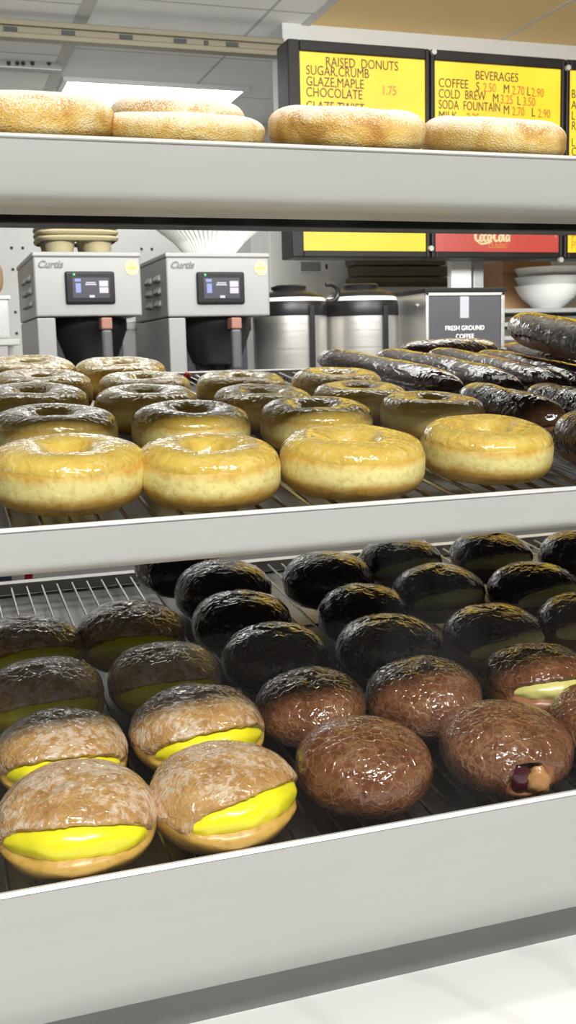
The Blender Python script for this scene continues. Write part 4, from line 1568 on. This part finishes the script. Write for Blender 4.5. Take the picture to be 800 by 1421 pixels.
# board 3
t3, ix0, ix1, iz0, iz1 = menu_board(2, 'yellow menu board cut off by the right edge')
MB().box((ix0, YS + 0.010, zsplit + 0.006), (ix1, YS + 0.06, iz1)).build('menu_panel', M['board_yellow'], t3)
MB().box((ix0, YS + 0.010, iz0), (ix1, YS + 0.06, zsplit - 0.006)).build('lower_panel', M['board_yellow'], t3)
MB().box((ix0, YS + 0.006, zsplit - 0.006), (ix1, YS + 0.06, zsplit + 0.006)).build('divider', M['frameblack'], t3)
for py, s_ in ((136, 'B'), (151, 'A'), (166, 'L'), (180, 'R'), (203, 'L'), (216, 'C')):
    line(t3, 793.5, py, s_, ink, S1)
for py, s_ in ((334, 'P'), (346, 'P')):
    line(t3, 793.5, py, s_, M['gold'], S1)
# clamps joining the boards
for k_, (px, py) in enumerate(((597, 345), (777, 361), (601, 73), (787, 95))):
    p = at_y(px, py, YS)
    par = t2
    MB().tube([(p.x, YS - 0.012, p.z), (p.x, YS - 0.0004, p.z)], 0.008, 12).build('clamp', M['duct'], par, smooth=True)

# ------------------------------------------------------------------ THINGS AROUND THE BACK WALL
# post at the end of the right wall
pa, pb = at_y(373, 340, 3.35), at_y(391, 340, 3.35)
struct(MB().box((at_y(374, 340, 3.5).x, 3.5, ZB), (at_y(490, 340, 3.5).x, YW - 0.001, bb + 0.3)).build('wall_pier', M['post'], bevel=0.004))
pa, pb = at_y(418, 362, 3.48), at_y(461, 378, 3.48)
t = thing('wall_notice', 'small white notice with a grey photo and dark switch on the pier', 'notice', (pa.x, 3.496, pb.z))
MB().box((pa.x, 3.494, pb.z), (pb.x, 3.4995, pa.z)).build('card', M['boxwhite'], t)
w_ = pb.x - pa.x
MB().box((pa.x + w_ * 0.04, 3.493, pb.z + 0.005), (pa.x + w_ * 0.68, 3.4945, pa.z - 0.002)).build('grey_picture', M['duct'], t)
MB().box((pa.x + w_ * 0.84, 3.490, pb.z + 0.012), (pa.x + w_ * 0.90, 3.4945, pa.z - 0.010)).build('dark_switch', M['hole'], t)
# shelf with olive boxes behind the urns
YO = 3.42
pa, pb = at_y(492, 352, YO), at_y(628, 398, YO)
t = thing('wall_shelf', 'pale shelf board behind the grinder carrying flat olive boxes', 'shelf', ((pa.x + pb.x) / 2, YO + 0.1, pb.z - 0.03))
MB().box((pa.x - 0.03, YO - 0.02, pb.z - 0.02), (pb.x + 0.02, YW - 0.001, pb.z)).build('board', M['shelfgrey'], t, bevel=0.002)
MB().box((pa.x, YW - 0.07, ZB + 0.001), (pa.x + 0.03, YW - 0.002, pb.z - 0.02)).build('bracket', M['shelfgrey'], t)
hh = (pa.z - pb.z) / 3
for k_ in range(3):
    t = thing('flat_box', 'flat olive box on the wall shelf behind the urns, %s of three' % ('lowest', 'middle', 'topmost')[k_], 'box', ((pa.x + pb.x) / 2, YO + 0.1, pb.z + k_ * hh), 'olive boxes on the wall shelf')
    MB().box((pa.x + 0.01 * (k_ % 2), YO, pb.z + k_ * hh + 0.0005), (pb.x - 0.012 * k_, YO + 0.2, pb.z + (k_ + 1) * hh - 0.006)).build('carton', M['olive'], t, bevel=0.003)
    MB().box((pa.x + 0.01 * (k_ % 2) - 0.002, YO - 0.003, pb.z + (k_ + 1) * hh - 0.022), (pb.x - 0.012 * k_ + 0.002, YO + 0.203, pb.z + (k_ + 1) * hh - 0.004)).build('carton_lid', M['olive'], t, bevel=0.002)
# posts right of it
for (xa, xb, Yq, lab) in ((627, 655, 3.09, 'white square shelf post behind the grinder, wider left one'), (658, 672, 3.10, 'narrow grey shelf post behind the grinder, right one')):
    pa, pb = at_y(xa, 380, Yq), at_y(xb, 380, Yq)
    t = thing('shelf_post', lab, 'post', ((pa.x + pb.x) / 2, Yq, ZB))
    MB().box((pa.x, Yq, ZB), (pb.x, Yq + 0.03, bb + 0.35)).build('upright', M['post'] if xa == 627 else M['shelfgrey'], t, bevel=0.003)
    MB().box((pa.x - 0.002, Yq - 0.008, ZB), (pb.x + 0.002, Yq + 0.034, ZB + 0.006)).build('foot_plate', M['shelfgrey'], t)
# right: rack with shelves, cardboard box and stacked bowls
YR = 3.15
pa = at_y(697, 430, YR)
t = thing('steel_shelving', 'grey steel shelving at the right edge under the bowls', 'shelving', (pa.x + 0.3, YR + 0.15, ZB))
zsh = []
for py in (428, 447, 466):
    z_ = at_y(720, py, YR).z
    zsh.append(z_)
    MB().box((pa.x, YR, z_ - 0.014), (pa.x + 0.75, YR + 0.44, z_)).build('shelf', M['shelfgrey'], t, bevel=0.002)
for dx in (0.005, 0.735):
    for dy in (0.42,):
        MB().box((pa.x + dx - 0.005, YR + dy - 0.01, ZB), (pa.x + dx + 0.01, YR + dy + 0.01, zsh[0] + 0.02)).build('upright', M['shelfgrey'], t)
pb, pc = at_y(694, 370, YR + 0.25), at_y(756, 427, YR + 0.25)
t = thing('cardboard_box', 'brown cardboard box standing on the steel shelving beside white bowls', 'box', ((pb.x + pc.x) / 2, YR + 0.2, zsh[0]))
MB().box((pb.x + 0.01, YR + 0.25, zsh[0] + 0.0005), (pc.x + 0.02, YR + 0.42, pb.z + 0.02)).build('carton', M['card'], t, bevel=0.003)
MB().add([(pb.x + 0.01, YR + 0.25, pb.z + 0.02), (pc.x + 0.02, YR + 0.25, pb.z + 0.02), (pc.x + 0.03, YR + 0.24, pb.z - 0.02), (pb.x, YR + 0.24, pb.z - 0.02)], [(0, 1, 2, 3)]).build('flap', M['card'], t).modifiers.new('t', 'SOLIDIFY').thickness = 0.003
pb = at_y(752, 376, YR - 0.02)
pc = at_y(752, 436, YR)
rB = 0.115
cxb = pb.x + rB
for k_ in range(3):
    zz = zsh[0] + 0.0005 + k_ * 0.030
    t = thing('white_bowl', ('lowest white bowl of the stack at the right edge', 'middle white bowl of the stack at the right edge', 'top white bowl of the stack at the right edge')[k_], 'bowl', (cxb, YR + 0.12, zz), 'white bowls on the steel shelving')
    MB().lathe((cxb, YR + 0.12, zz), [(rB * 0.38, 0), (rB * 0.42, 0.004), (rB * 0.52, 0.012), (rB * 0.80, 0.040), (rB, 0.078), (rB * 1.01, 0.080), (rB * 0.97, 0.079), (rB * 0.77, 0.044), (rB * 0.5, 0.018), (rB * 0.05, 0.014)], 48).build('bowl_body', M['bowl'], t, smooth=True)
# left edge: wall shelf with bean bag and clear tub
YL = 3.6
pa = at_y(28, 470, YL)
t = thing('side_shelf', 'white shelf at the left edge beside the left brewer', 'shelf', (pa.x - 0.4, YL + 0.15, ZB))
MB().box((pa.x - 0.9, YL, pa.z - 0.02), (pa.x, YL + 0.3, pa.z)).build('board', M['post'], t, bevel=0.003)
MB().box((pa.x - 0.02, YL + 0.26, ZB), (pa.x, YL + 0.29, pa.z - 0.02)).build('upright', M['post'], t)
MB().box((pa.x - 0.9, YL + 0.26, ZB), (pa.x - 0.88, YL + 0.29, pa.z - 0.02)).build('upright', M['post'], t)
pb, pc = at_y(12, 410, YL + 0.05), at_y(12, 356, YL + 0.05)
t = thing('storage_tub', 'frosted plastic tub on the shelf at the left edge', 'tub', (pb.x - 0.12, YL + 0.15, pa.z))
MB().box((pb.x - 0.26, YL + 0.04, pa.z + 0.0005), (pb.x, YL + 0.26, pb.z - 0.012)).build('tub_body', M['tub'], t, bevel=0.012, seg=3)
MB().box((pb.x - 0.265, YL + 0.035, pb.z - 0.012), (pb.x + 0.005, YL + 0.265, pb.z - 0.001)).build('tub_lid', M['bowl'], t, bevel=0.003)
t = thing('bean_bag', 'tan bag lying on the frosted tub at the left edge', 'bag', (pb.x - 0.12, YL + 0.15, pb.z))
b = MB()
vs, fs = [], []
for j in range(15):
    la = -PI / 2 + PI * j / 14
    for i in range(28):
        a_ = 2 * PI * i / 28
        vs.append((pb.x - 0.125 + 0.118 * sgnpow(math.cos(la), .4) * sgnpow(math.cos(a_), .6), YL + 0.15 + 0.09 * sgnpow(math.cos(la), .4) * sgnpow(math.sin(a_), .6), (pb.z + pc.z) / 2 + (pc.z - pb.z) / 2 * sgnpow(math.sin(la), .7)))
for j in range(14):
    for i in range(28):
        fs.append((j * 28 + i, j * 28 + (i + 1) % 28, (j + 1) * 28 + (i + 1) % 28, (j + 1) * 28 + i))
b.add(vs, fs)
b.build('bag_body', M['beans'], t, smooth=True)
MB().box((pb.x - 0.20, YL + 0.145, pc.z - 0.003), (pb.x - 0.05, YL + 0.155, pc.z + 0.03)).build('bag_fold', M['beans'], t, bevel=0.003)
# glass jar between the brewers
pj = at_y(190, 470, 2.95)
t = thing('glass_jar', 'pale jar standing between the two coffee brewers', 'jar', (pj.x, 2.95, ZB))
zt_ = at_y(190, 446, 2.95).z
MB().lathe((pj.x, 2.95, 0), [(0.05, ZB + 0.0005), (0.056, ZB + 0.01), (0.056, zt_ - 0.05), (0.046, zt_ - 0.03), (0.046, zt_ - 0.022)], 36).build('jar_body', M['tub'], t, smooth=True)
MB().lathe((pj.x, 2.95, 0), [(0.050, zt_ - 0.022), (0.050, zt_ - 0.002), (0.044, zt_)], 36).build('jar_lid', M['boxwhite'], t, smooth=True)
# red-tipped tongs at the back of the middle tray
t_a, t_b = MID.hit(257, 521, 0.016), MID.hit(276, 538, 0.003)
t = thing('serving_tongs', 'steel serving tongs with a red tip at the back of the middle tray', 'tongs', tuple(t_b))
d = (t_b - t_a)
MB().tube([t_a + d * 0.25 + MID.e1 * q for q in (0,)] + [t_b + MID.e1 * 0.01], 0.0028, 8).build('tong_arm', M['wire'], t, smooth=True)
b = MB().tube([t_a - d * 0.10, t_a + d * 0.05, t_a + d * 0.28], [0.004, 0.0058, 0.0042], 12)
b.build('red_tip', M['red'], t, smooth=True)
# striped carton behind the bottom tray at left
yk = 1.36
pa, pb = at_y(-10, 768, yk), at_y(46, 804, yk)
t = thing('striped_carton', 'small blue, white and red striped carton behind the bottom tray at left', 'box', ((pa.x + pb.x) / 2, yk, zcnt))
w_ = pb.x - pa.x
sl_ = -0.010
for u0, u1, nm, mt in ((0.0, 0.45, 'blue_band', 'blue'), (0.45, 0.78, 'white_band', 'boxwhite'), (0.78, 1.0, 'red_band', 'red')):
    MB().box((pa.x + w_ * u0, yk, zcnt + 0.0005), (pa.x + w_ * u1 - 0.0003, yk + 0.06, pa.z)).build(nm, M[mt], t)
